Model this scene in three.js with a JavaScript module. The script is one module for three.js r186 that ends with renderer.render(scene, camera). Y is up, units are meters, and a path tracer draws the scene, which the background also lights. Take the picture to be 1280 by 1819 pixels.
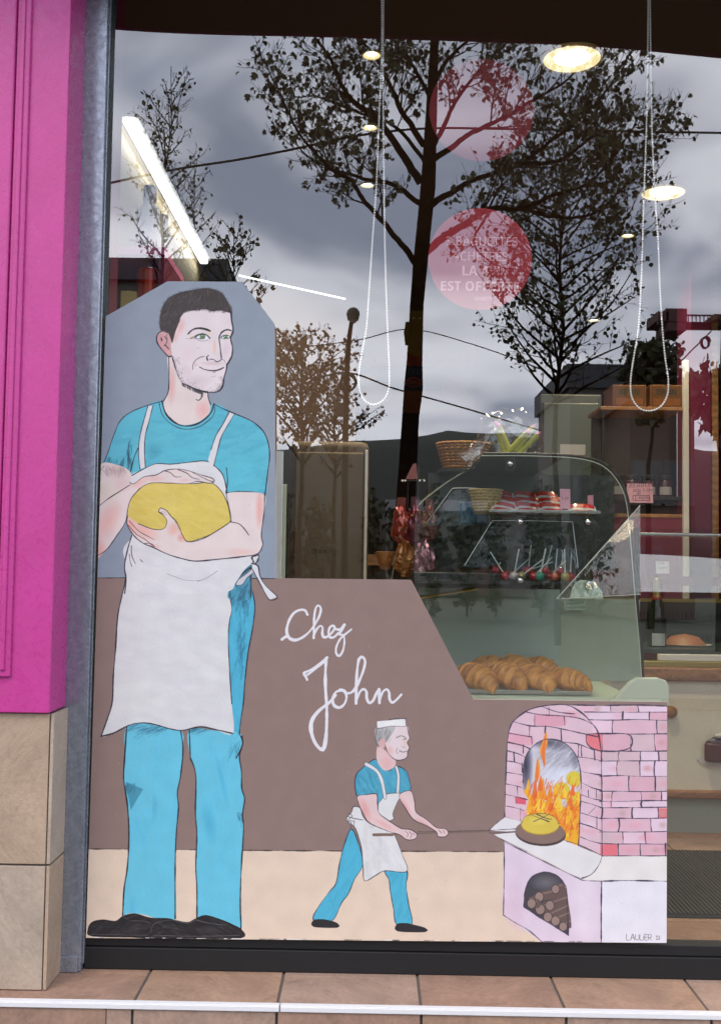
import * as THREE from 'three';
import { mergeGeometries } from 'three/addons/utils/BufferGeometryUtils.js';
import { RoundedBoxGeometry } from 'three/addons/geometries/RoundedBoxGeometry.js';
import { ImprovedNoise } from 'three/addons/math/ImprovedNoise.js';
import { RectAreaLightUniformsLib } from 'three/addons/lights/RectAreaLightUniformsLib.js';

// ---------- camera, sky, sun, exposure ----------
const V = (x, y, z) => new THREE.Vector3(x, y, z);
const D2R = Math.PI / 180;
const scene = new THREE.Scene();
const camera = new THREE.PerspectiveCamera(51.16, 1280 / 1819, 0.05, 2000);
camera.position.set(0, 1.236, 3.39);
camera.rotation.order = 'YXZ';
camera.rotation.set(3.2 * D2R, 0.5 * D2R, 0.85 * D2R);
camera.updateMatrixWorld(true); camera.updateProjectionMatrix();
const renderer = new THREE.WebGLRenderer({ antialias: true });
renderer.setSize(720, 1024);
renderer.toneMapping = THREE.LinearToneMapping;
renderer.toneMappingExposure = 2.0;
renderer.shadowMap.enabled = true;
RectAreaLightUniformsLib.init();

function rng(seed) { let s = seed | 0; return () => { s = (s + 0x6d2b79f5) | 0; let t = Math.imul(s ^ (s >>> 15), 1 | s); t = (t + Math.imul(t ^ (t >>> 7), 61 | t)) ^ t; return ((t ^ (t >>> 14)) >>> 0) / 4294967296; }; }
const noise = new ImprovedNoise();
const fbm = (x, y, z, o = 5) => { let a = 0.5, f = 1, s = 0; for (let i = 0; i < o; i++) { s += a * noise.noise(x * f + 3.1 * i, y * f + 7.7 * i, z * f + 1.3 * i); a *= 0.5; f *= 2.03; } return s; };
const clamp = (v, a = 0, b = 1) => Math.min(b, Math.max(a, v));
const smooth = (a, b, v) => { const t = clamp((v - a) / (b - a)); return t * t * (3 - 2 * t); };
const lerp = (a, b, t) => a + (b - a) * t;

// broken overcast: heavy blue-grey cloud with brighter rents, lighter towards the horizon all round
{
  const w = 1536, h = 768, data = new Float32Array(w * h * 4);
  for (let j = 0; j < h; j++) {
    const el = ((j + 0.5) / h - 0.5) * Math.PI, cy = Math.sin(el), ch = Math.cos(el);
    for (let i = 0; i < w; i++) {
      const az = ((i + 0.5) / w - 0.5) * 2 * Math.PI, dx = Math.cos(az) * ch, dz = Math.sin(az) * ch, up = Math.max(cy, 0.0), k = 1 / (up + 0.22);
      const wx = dx * k + 101.7, wz = dz * k + 51.3;
      const wob = fbm(wx * 1.3 + 9, 0.7, wz * 1.3, 3);
      const big = fbm(wx * 1.35 + wob * 1.2 + 1.7, 3.2, wz * 1.35 + 5.1, 5), fine = fbm(wx * 4 + wob * 2, 8.4, wz * 4, 5);
      const low = 1 - smooth(0.10, 0.46, up);
      const b = smooth(-0.22, 0.36, big + 0.38 * fine + 0.16 * low + 0.0);
      const tear = smooth(0.16, 0.5, fbm(wx * 2.1 + 31, 1.1, wz * 2.1 - 7, 4) + 0.22 * fine);
      const bl = tear * 0.55;
      let r = lerp(0.44, 1.48, b), g = lerp(0.50, 1.52, b), bb = lerp(0.66, 1.66, b);
      r = lerp(r, 0.42, bl); g = lerp(g, 0.53, bl); bb = lerp(bb, 0.80, bl);
      const o = 4 * (j * w + i); data[o] = r; data[o + 1] = g; data[o + 2] = bb; data[o + 3] = 1;
    }
  }
  const sky = new THREE.DataTexture(data, w, h, THREE.RGBAFormat, THREE.FloatType);
  sky.mapping = THREE.EquirectangularReflectionMapping; sky.magFilter = THREE.LinearFilter; sky.minFilter = THREE.LinearFilter; sky.colorSpace = THREE.LinearSRGBColorSpace; sky.needsUpdate = true;
  scene.background = sky; scene.environment = sky;
  scene.backgroundIntensity = 1.0; scene.environmentIntensity = 1.0;
}
const sun = new THREE.DirectionalLight(0xffeed6, 0.6);
sun.position.set(-9, 22, 15); sun.target.position.set(0, 0.5, 0); sun.castShadow = true; sun.shadow.radius = 45; sun.shadow.mapSize.set(2048, 2048);
Object.assign(sun.shadow.camera, { left: -22, right: 22, top: 22, bottom: -22, near: 1, far: 90 });
scene.add(sun, sun.target);

// ---------- helpers ----------
const IW = 1280, IH = 1819, EYE = camera.position;
// the point of the plane z = const on the sight line of a photograph pixel (used to measure the place from the photograph)
function at(px, py, z) { const d = V(px / IW * 2 - 1, 1 - py / IH * 2, 0.5).unproject(camera).sub(EYE); return EYE.clone().addScaledVector(d, (z - EYE.z) / d.z); }
// a thing seen mirrored in the window: its real place in the street, `dist` metres in front of the glass
function mir(px, py, dist) { const p = at(px, py, -dist); p.z = dist; return p; }
const used = {};
function numbered(name) { const n = used[name] = (used[name] ?? -1) + 1; return n ? `${name}_${String(n).padStart(3, '0')}` : name; }
function shade(o) { o.castShadow = true; o.receiveShadow = true; return o; }
function tag(o, label, category, group, kind) { if (label) o.userData.label = label; if (category) o.userData.category = category; if (group) o.userData.group = group; if (kind) o.userData.kind = kind; return o; }
function mesh(name, geo, material, parent = scene) { const g = Array.isArray(geo) ? merge(geo) : geo; const m = shade(new THREE.Mesh(g, material)); m.name = parent === scene ? numbered(name) : name; parent.add(m); return m; }
function thing(name, label, category, p = [0, 0, 0], turn = 0, group) { const o = new THREE.Group(); o.name = numbered(name); scene.add(o); o.position.set(...(p.isVector3 ? [p.x, p.y, p.z] : p)); o.rotation.y = turn; return tag(o, label, category, group); }
function struct(name, geo, m) { return tag(mesh(name, geo, m), null, null, null, 'structure'); }
function structGroup(name) { const o = new THREE.Group(); o.name = name; scene.add(o); return tag(o, null, null, null, 'structure'); }
function copy(o, label, p, turn) { const c = o.clone(); c.name = numbered(o.name.replace(/_\d{3}$/, '')); scene.add(c); c.userData = { ...o.userData }; if (label) c.userData.label = label; if (p) c.position.copy(p); if (turn !== undefined) c.rotation.y = turn; return c; }
function merge(list) {
  const all = list.map((g) => { const n = g.index ? g.toNonIndexed() : g; for (const k of Object.keys(n.attributes)) if (!['position', 'normal', 'uv'].includes(k)) n.deleteAttribute(k); if (!n.attributes.uv) n.setAttribute('uv', new THREE.Float32BufferAttribute(new Float32Array(n.attributes.position.count * 2), 2)); return n; });
  return mergeGeometries(all);
}
// box between two corners; uv in metres
function box(x0, y0, z0, x1, y1, z1, r = 0) {
  const w = Math.abs(x1 - x0), h = Math.abs(y1 - y0), d = Math.abs(z1 - z0);
  const g = r ? new RoundedBoxGeometry(w, h, d, 2, Math.min(r, w / 2.01, h / 2.01, d / 2.01)) : new THREE.BoxGeometry(w, h, d);
  g.translate((x0 + x1) / 2, (y0 + y1) / 2, (z0 + z1) / 2); return metric(g);
}
function metric(g) {
  const p = g.attributes.position, n = g.attributes.normal, uv = new Float32Array(p.count * 2);
  for (let i = 0; i < p.count; i++) { const ax = Math.abs(n.getX(i)), ay = Math.abs(n.getY(i)), az = Math.abs(n.getZ(i)), x = p.getX(i), y = p.getY(i), z = p.getZ(i); uv.set(ax > ay && ax > az ? [z, y] : ay > az ? [x, z] : [x, y], 2 * i); }
  g.setAttribute('uv', new THREE.Float32BufferAttribute(uv, 2)); return g;
}
function bar(a, b, r, r2 = r, sides = 6) { const d = b.clone().sub(a), g = new THREE.CylinderGeometry(r2, r, d.length(), sides, 1); g.applyQuaternion(new THREE.Quaternion().setFromUnitVectors(V(0, 1, 0), d.clone().normalize())); g.translate(...a.clone().add(b).multiplyScalar(0.5).toArray()); return g; }
function tube(pts, r, seg = 40, sides = 6) { return new THREE.TubeGeometry(new THREE.CatmullRomCurve3(pts), seg, r, sides); }
function lathe(pts, seg = 28) { return new THREE.LatheGeometry(pts.map(([x, y]) => new THREE.Vector2(x, y)), seg); }
function slab(pts, depth, bevel = 0) { // polygon in x,y extruded along z
  const s = new THREE.Shape(pts.map(([x, y]) => new THREE.Vector2(x, y)));
  return new THREE.ExtrudeGeometry(s, { depth, bevelEnabled: bevel > 0, bevelSize: bevel, bevelThickness: bevel, bevelSegments: 2, curveSegments: 12 });
}
const lin = (r, g, b) => new THREE.Color().setRGB(r, g, b);
const std = (c, roughness = 0.8, extra = {}) => new THREE.MeshStandardMaterial({ color: Array.isArray(c) ? lin(...c) : c, roughness, ...extra });
const phys = (c, extra = {}) => new THREE.MeshPhysicalMaterial({ color: Array.isArray(c) ? lin(...c) : c, ...extra });
const sheet = (tint = [1, 1, 1], ior = 1.5, roughness = 0, t = 1) => phys(tint, { transmission: t, thickness: 0, roughness, ior, side: THREE.DoubleSide });

// tiling noise texture: fn(u, v, n) -> [r, g, b] linear or a height; n(u, v, freq, octaves) is periodic
function pnoise(seed) { return (u, v, f, o = 4) => { let s = 0, a = 0.5; for (let i = 0; i < o; i++) { const q = f * 2 ** i / (2 * Math.PI); s += a * noise.noise(Math.cos(u * 2 * Math.PI) * q + seed, Math.sin(u * 2 * Math.PI) * q + Math.cos(v * 2 * Math.PI) * q * 1.0 + seed * 2.3, Math.sin(v * 2 * Math.PI) * q + 5 + i); a *= 0.55; } return s; }; }
function tex(size, fn, seed, repeat, height = false) {
  const n = pnoise(seed), r = rng(seed * 77 + 5), d = new Uint8Array(size * size * 4);
  for (let j = 0; j < size; j++) for (let i = 0; i < size; i++) {
    const c = fn((i + 0.5) / size, (j + 0.5) / size, n, r), o = 4 * (j * size + i);
    const e = (x) => height ? Math.round(255 * clamp(x)) : Math.round(255 * (clamp(x) <= 0.0031308 ? clamp(x) * 12.92 : 1.055 * clamp(x) ** (1 / 2.4) - 0.055));
    if (typeof c === 'number') d[o] = d[o + 1] = d[o + 2] = e(c); else { d[o] = e(c[0]); d[o + 1] = e(c[1]); d[o + 2] = e(c[2]); } d[o + 3] = 255;
  }
  const t = new THREE.DataTexture(d, size, size); t.wrapS = t.wrapT = THREE.RepeatWrapping; t.magFilter = THREE.LinearFilter; t.minFilter = THREE.LinearMipmapLinearFilter; t.generateMipmaps = true;
  if (!height) t.colorSpace = THREE.SRGBColorSpace; t.repeat.set(repeat, repeat); t.needsUpdate = true; return t;
}
function canvasTex(w, h, draw) { const c = document.createElement('canvas'); c.width = w; c.height = h; const g = c.getContext('2d'); draw(g, w, h); const t = new THREE.CanvasTexture(c); t.colorSpace = THREE.SRGBColorSpace; return t; }
const mul = (c, k) => [c[0] * k, c[1] * k, c[2] * k];
// ---------- materials ----------
const T = {
  terracotta: tex(512, (u, v, n, r) => { const m = n(u, v, 5, 5), s = n(u, v, 40, 3), sp = r() > 0.9985 ? 0.5 : r() > 0.9992 ? 1.6 : 1, stain = n(v, u, 7, 4) > 0.2 ? 0.88 : 1; return mul([0.36 + 0.12 * m, 0.243 + 0.08 * m, 0.185 + 0.06 * m], (1 + 0.3 * s) * sp * stain); }, 3, 1.7),
  stone: tex(1024, (u, v, n) => { const m = n(u, v, 3, 6), w = n(u, v, 2.2, 4), vein = Math.exp(-Math.abs(n(u, v, 4, 5) + 0.06 * w) * 60), crack = Math.exp(-Math.abs(n(v, u, 3, 6) - 0.05) * 120), s = n(u, v, 60, 3); let c = [0.42 + 0.2 * m, 0.33 + 0.15 * m, 0.255 + 0.12 * m].map((x) => x * (1 + 0.22 * s)); c = c.map((x, i) => lerp(x, [0.5, 0.42, 0.36][i], vein * 0.22)); return c.map((x) => x * (1 - 0.16 * crack)); }, 11, 1.35),
  zinc: tex(512, (u, v, n, r) => { const a = n(u, v, 26, 2), b = n(u, v, 9, 4), st = n(u, v * 0.2, 30, 3); return mul([0.30, 0.33, 0.385], 1 + 0.32 * a + 0.22 * b + 0.3 * st); }, 17, 3),
  zincRough: tex(256, (u, v, n) => 0.42 + 0.5 * n(u, v, 24, 3), 19, 3, true),
  pink: tex(512, (u, v, n, r) => { const a = n(u, v, 8, 4), f = n(u, v, 70, 2), chip = n(u, v, 22, 4) > 0.5 ? 0.7 : 1; return mul([0.54 + 0.03 * a, 0.048, 0.275 + 0.03 * a], (1 + 0.08 * a + 0.1 * f) * chip); }, 23, 0.9),
  grain: tex(256, (u, v, n, r) => 0.5 + 0.5 * n(u, v, 50, 3), 29, 6, true),
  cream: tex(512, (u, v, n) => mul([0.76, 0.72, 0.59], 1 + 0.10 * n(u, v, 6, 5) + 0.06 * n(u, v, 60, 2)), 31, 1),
  wood: tex(512, (u, v, n) => { const g = Math.sin((v * 14 + 1.5 * n(u * 1, v, 3, 3)) * 6.28) * 0.5 + 0.5, f = n(u * 0.5, v, 60, 3); return mul([0.34, 0.17, 0.075], 0.75 + 0.35 * g + 0.5 * f); }, 37, 1.4),
  asphalt: tex(512, (u, v, n, r) => mul([0.04, 0.04, 0.042], 1 + 0.5 * n(u, v, 80, 2) + 0.4 * n(u, v, 5, 4)), 41, 0.5),
  paving: tex(512, (u, v, n, r) => mul([0.055, 0.053, 0.05], 1 + 0.4 * n(u, v, 60, 2) + 0.4 * n(u, v, 6, 4)), 43, 0.5),
  bark: tex(512, (u, v, n) => { const p = n(u, v, 7, 4), f = n(u, v * 0.4, 40, 3); return mul(p > 0.08 ? [0.16, 0.145, 0.10] : [0.085, 0.07, 0.05], 1 + 0.7 * f); }, 47, 1),
  crust: tex(512, (u, v, n) => { const a = n(u, v, 7, 5), f = n(u, v, 45, 3), st = 0.5 + 1.2 * n(u * 3, v * 0.5, 30, 3), k = clamp(0.55 + 1.5 * a + 0.3 * f); return [lerp(0.32, 0.86, k), lerp(0.095, 0.37, k), lerp(0.012, 0.07, k)].map((x) => x * (0.82 + 0.22 * st)); }, 53, 1),
  plaster: tex(256, (u, v, n) => 0.72 + 0.25 * n(u, v, 6, 5) + 0.1 * n(u, v, 50, 2), 59, 0.6),
  soil: tex(256, (u, v, n) => mul([0.05, 0.052, 0.03], 1 + 0.9 * n(u, v, 8, 5)), 61, 0.05),
};
const M = {
  tile: [0, 1, 2].map((k) => { const t = T.terracotta.clone(); t.offset.set(0.31 * k, 0.57 * k); t.needsUpdate = true; return std(['#ffffff', '#f3e9e2', '#fff6ea'][k], 0.72, { map: t, bumpMap: T.grain, bumpScale: 0.0012 }); }),
  grout: std([0.13, 0.12, 0.11], 0.95, { bumpMap: T.grain, bumpScale: 0.002 }),
  stone: [0, 1].map((k) => { const t = T.stone.clone(); t.offset.set(0.43 * k, 0.29 * k); t.needsUpdate = true; return std(k ? '#fdf4ea' : '#ffffff', 0.62, { map: t, bumpMap: T.grain, bumpScale: 0.0015 }); }),
  nosing: std([0.74, 0.73, 0.74], 0.5, { bumpMap: T.grain, bumpScale: 0.001 }),
  zinc: std('#ffffff', 0.55, { map: T.zinc, roughnessMap: T.zincRough, metalness: 0.55 }),
  pink: std('#ffffff', 0.8, { map: T.pink, roughnessMap: T.zincRough, bumpMap: T.grain, bumpScale: 0.0006 }),
  frameGreen: std([0.018, 0.03, 0.03], 0.4), frameBlack: std([0.004, 0.004, 0.005], 0.62, { bumpMap: T.grain, bumpScale: 0.0008 }),
  cream: std('#ffffff', 0.6, { map: T.cream }), paleGreen: std([0.50, 0.55, 0.44], 0.4),
  wood: std('#ffffff', 0.5, { map: T.wood }), burgundy: std([0.17, 0.018, 0.055], 0.5), pinkLam: std([0.78, 0.24, 0.48], 0.4),
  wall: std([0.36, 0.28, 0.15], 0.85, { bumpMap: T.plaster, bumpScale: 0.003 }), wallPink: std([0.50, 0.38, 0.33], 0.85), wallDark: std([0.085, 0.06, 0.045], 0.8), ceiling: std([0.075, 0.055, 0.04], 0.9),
  magenta: std([0.15, 0.010, 0.055], 0.5), white: std([0.72, 0.72, 0.70], 0.5), whiteBlue: std([0.78, 0.81, 0.88], 0.4),
  chrome: std([0.75, 0.75, 0.76], 0.22, { metalness: 1 }), gold: std([0.62, 0.48, 0.16], 0.28, { metalness: 0.9 }), black: std([0.012, 0.012, 0.013], 0.5), rubber: std([0.02, 0.02, 0.021], 0.85),
  bark: std('#ffffff', 0.9, { map: T.bark }), leafDark: phys([0.055, 0.062, 0.022], { roughness: 0.75, side: THREE.DoubleSide }), leafGold: phys([0.15, 0.07, 0.016], { roughness: 0.75, side: THREE.DoubleSide }), leafRed: phys([0.16, 0.035, 0.03], { roughness: 0.75, side: THREE.DoubleSide }),
  crust: std('#ffffff', 0.36, { map: T.crust, bumpMap: T.grain, bumpScale: 0.0015 }),
  asphalt: std('#ffffff', 0.9, { map: T.asphalt }), paving: std('#ffffff', 0.9, { map: T.paving }), soil: std('#ffffff', 1, { map: T.soil }),
  awning: std([0.07, 0.045, 0.03], 0.95), awningHem: std([0.16, 0.03, 0.10], 0.9), darkMetal: std([0.035, 0.033, 0.032], 0.5, { metalness: 0.5 }),
  glassCase: sheet([0.93, 0.97, 0.95], 1.6), film: sheet([0.94, 0.96, 0.96], 2.0, 0.05), plastic: sheet([0.88, 0.93, 0.95], 1.5, 0.1, 0.85),
  lampGlow: std([1, 0.93, 0.75], 0.6, { emissive: lin(1, 0.95, 0.8), emissiveIntensity: 2.4 }), dishGlow: std([0.9, 0.8, 0.5], 0.4, { emissive: lin(1, 0.86, 0.45), emissiveIntensity: 0.55 }), spotGlow: std([1, 0.9, 0.7], 0.6, { emissive: lin(1, 0.9, 0.66), emissiveIntensity: 2.6 }), tubeGlow: std([1, 1, 1], 0.6, { emissive: lin(0.93, 0.97, 1), emissiveIntensity: 1.3 }), lampRim: std([0.6, 0.5, 0.22], 0.4, { metalness: 0.6 }),
  pearl: phys([0.93, 0.93, 0.95], { roughness: 0.3, clearcoat: 0.4 }),
};
// ---------- street front ----------
const xPost = at(168, 860, 0.05).x, xGlass = at(179, 860, 0).x;      // steel post and left edge of the glass
const WINTOP = 3.34, WINR = 2.6, ROOMR = 3.1, ROOMB = -6.7, CEIL = 3.36, zNose = 0.285;
const tileJ = [270, 510, 750, 980, 1213].map((x) => at(x, 1714, 0.01).x), pitch = (tileJ[4] - tileJ[0]) / 4;
const joints = []; for (let k = -5; k < 13; k++) joints.push(tileJ[0] + pitch * k);

struct('street_ground', box(-400, -0.6, -60, 400, -0.2, 500), M.soil);
struct('pavement', box(-60, -0.3, zNose - 0.01, 60, -0.175, 5.2), M.paving);
struct('road', box(-60, -0.3, 5.2, 60, -0.192, 8.2), M.asphalt);
struct('far_pavement', box(-60, -0.3, 8.2, 60, -0.07, 12.5), M.paving);

{ // tiled step below the window
  const step = structGroup('shop_step');
  mesh('mortar_bed', box(-3.2, -0.2, -0.12, 5, -0.006, zNose - 0.016), M.grout, step);
  const g = 0.0075;
  for (let k = 0; k + 1 < joints.length; k++) {
    const a = joints[k] + g / 2, b = joints[k + 1] - g / 2, r = rng(k + 3), dy = (r() - 0.5) * 0.0015;
    mesh('tile', box(a, -0.012, -0.1, b, dy, zNose - 0.008, 0.003), M.tile[k % 3], step);
    if (k === 4) { const c = at(188, 1805, zNose).x; mesh('riser_tile', box(a, -0.19, zNose - 0.016, c - 0.001, -0.015, zNose - 0.004, 0.002), M.tile[1], step); mesh('riser_tile', box(c + 0.001, -0.19, zNose - 0.016, b, -0.015, zNose - 0.004, 0.002), M.tile[0], step); }
    else mesh('riser_tile', box(a, -0.19, zNose - 0.016, b, -0.015, zNose - 0.004, 0.002), M.tile[(k + 1) % 3], step);
  }
}
const xN = at(497, 1775, zNose).x;
[['white step edging strip, the left length up to the butt joint', -3.2, xN - 0.0015], ['white step edging strip, the right length beyond the butt joint', xN + 0.0015, 5]].forEach(([l, a, b]) => {
  const s = thing('step_edging', l, 'edging', [0, 0, 0], 0, 'white edging strips along the step');
  mesh('top_flange', box(a, 0.0012, zNose - 0.02, b, 0.0045, zNose, 0.0015), M.nosing, s); mesh('front_flange', box(a, -0.0125, zNose - 0.003, b, 0.0015, zNose + 0.003, 0.0015), M.nosing, s);
});

{ // pink pilaster, stone plinth, steel post
  const zP = 0.215, xp = at(88, 1262, zP).x, yP = at(60, 1267, zP).y, xl = xp - 0.9;
  const p = thing('pilaster_casing', 'bright pink painted pilaster casing with raised moulding left of the window', 'pilaster');
  mesh('casing', box(xl, yP, 0.03, xp, 4.3, zP, 0.004), M.pink, p);
  const xm = at(18, 1200, zP + 0.01).x, ym = at(10, 1203, zP + 0.01).y;
  const xm2 = xm - 0.012;
  mesh('raised_panel', box(xl + 0.1, ym + 0.06, zP - 0.01, xm - 0.045, 4.2, zP + 0.016, 0.006), M.pink, p);
  mesh('moulding', box(xm2 - 0.03, ym, zP - 0.01, xm, 4.22, zP + 0.011, 0.005), M.pink, p);
  mesh('moulding', box(xm2 - 0.018, ym + 0.02, zP - 0.008, xm2 - 0.004, 4.21, zP + 0.018, 0.004), M.pink, p);
  mesh('moulding', box(xl + 0.1, ym, zP - 0.01, xm2 - 0.032, ym + 0.034, zP + 0.011, 0.005), M.pink, p);
  const zS = 0.20, xs = at(96, 1300, zS).x, yj = at(60, 1537, zS).y;
  const q = thing('stone_plinth', 'beige veined stone plinth of two courses under the pink pilaster', 'plinth');
  mesh('plinth_core', box(xl, 0.001, 0.05, xs - 0.012, yP - 0.004, zS - 0.012), M.grout, q);
  [[0.002, yj - 0.003], [yj + 0.003, yP - 0.003]].forEach(([a, b], k) => {
    mesh('stone_slab', box(xl, a, zS - 0.012, xs - 0.0135, b, zS, 0.002), M.stone[k], q);
    mesh('stone_slab', box(xs - 0.0105, a, 0.052, xs, b, zS - 0.001, 0.002), M.stone[1 - k], q);
  });
  const s = thing('steel_post', 'galvanised grey steel post between pink pilaster and window', 'post');
  const x0 = at(131, 860, 0.05).x - 0.08, x1 = xPost;
  mesh('channel', box(x0, 0.001, -0.06, x1, 4.2, 0.05, 0.003), M.zinc, s);
  mesh('foot', box(x0 + 0.06, 0.001, 0.05, x1 - 0.008, 0.05, 0.058, 0.002), M.zinc, s);
  mesh('lip', box(x1, 0.02, -0.05, x1 + 0.005, 4.2, 0.034, 0.002), M.zinc, s);
  const w = thing('facade_wall', 'rendered shopfront wall beside and above the window', 'wall');
  mesh('wall', box(-7, -0.17, -0.3, xl + 0.02, 6.5, 0.04), M.wallPink, w);
  mesh('wall', box(xl + 0.02, WINTOP + 0.06, -0.3, 7, 6.5, 0.02), M.wallPink, w);
  mesh('wall', box(WINR + 0.06, -0.17, -0.3, 7, WINTOP + 0.06, 0.04), M.wallPink, w);
}

{ // shop window: frame and the pane that mirrors the street
  const w = thing('shop_window', 'large plate glass shop window mirroring a cloudy sky and bare trees', 'window');
  const xa = xPost + 0.005, yb = at(640, 1672, 0.03).y;
  mesh('jamb', box(xa, 0, -0.04, xGlass, WINTOP + 0.06, 0.022, 0.002), M.frameGreen, w);
  mesh('jamb', box(WINR, 0, -0.04, WINR + 0.06, WINTOP + 0.06, 0.03, 0.002), M.frameGreen, w);
  mesh('head', box(xGlass, WINTOP, -0.04, WINR, WINTOP + 0.06, 0.03, 0.002), M.frameGreen, w);
  const ym = at(640, 1692, 0.03).y;
  mesh('bottom_rail', box(xGlass - 0.004, ym + 0.001, -0.04, WINR, yb, 0.016, 0.003), M.frameBlack, w);
  mesh('bottom_rail', box(xGlass - 0.004, 0.001, -0.04, WINR, ym, 0.024, 0.003), M.frameBlack, w);
  mesh('glazing_bead', box(xGlass, yb, -0.014, xGlass + 0.008, WINTOP, -0.004, 0.001), M.black, w);
  const g = new THREE.PlaneGeometry(WINR - xGlass, WINTOP - yb); g.translate((WINR + xGlass) / 2, (WINTOP + yb) / 2, 0);
  mesh('glass_pane', g, sheet([0.93, 0.95, 0.93], 2.6), w);
}

{ // awning over the window, seen mirrored at the top
  const a = thing('awning', 'dark brown fabric awning above the shop window, seen mirrored along the top', 'awning');
  const zf = 0.62, e0 = mir(228, 46, zf), e1 = mir(1280, 96, zf), sl = (e1.y - e0.y) / (e1.x - e0.x);
  const X0 = -2.6, X1 = 3.6, n = 44, pos = [], idx = [];
  const edge = (x) => e0.y + sl * (x - e0.x) + 0.010 * Math.sin(x * 3.1) + 0.008 * Math.sin(x * 1.3 + 1);
  for (let i = 0; i <= n; i++) { const x = lerp(X0, X1, i / n), y = edge(x); pos.push(x, 4.25, 0.06, x, y + 0.26, zf - 0.03, x, y + 0.22, zf + 0.004, x, y, zf + 0.008 * Math.sin(x * 5)); if (i < n) for (let k = 0; k < 3; k++) { const o = i * 4 + k; idx.push(o, o + 4, o + 1, o + 1, o + 4, o + 5); } }
  const g = new THREE.BufferGeometry(); g.setAttribute('position', new THREE.Float32BufferAttribute(pos, 3)); g.setIndex(idx); g.computeVertexNormals();
  const am = M.awning.clone(); am.side = THREE.DoubleSide; mesh('canopy', g, am, a);
  const hem = []; for (let i = 0; i <= n; i++) { const x = lerp(X0, X1, i / n); hem.push(V(x, edge(x) - 0.004, zf + 0.008 * Math.sin(x * 5))); }
  mesh('hem', tube(hem, 0.007, 80, 5), M.awningHem, a);
  for (const px of [330, 850, 1240]) { const x = mir(px, 20, 0.5).x; mesh('arm', [bar(V(x, 4.1, 0.08), V(x, edge(x) + 0.2, zf - 0.05), 0.018)], M.darkMetal, a); }
  mesh('front_bar', bar(V(X0, edge(X0) + 0.23, zf - 0.02), V(X1, edge(X1) + 0.23, zf - 0.02), 0.022), M.darkMetal, a);
}
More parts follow.
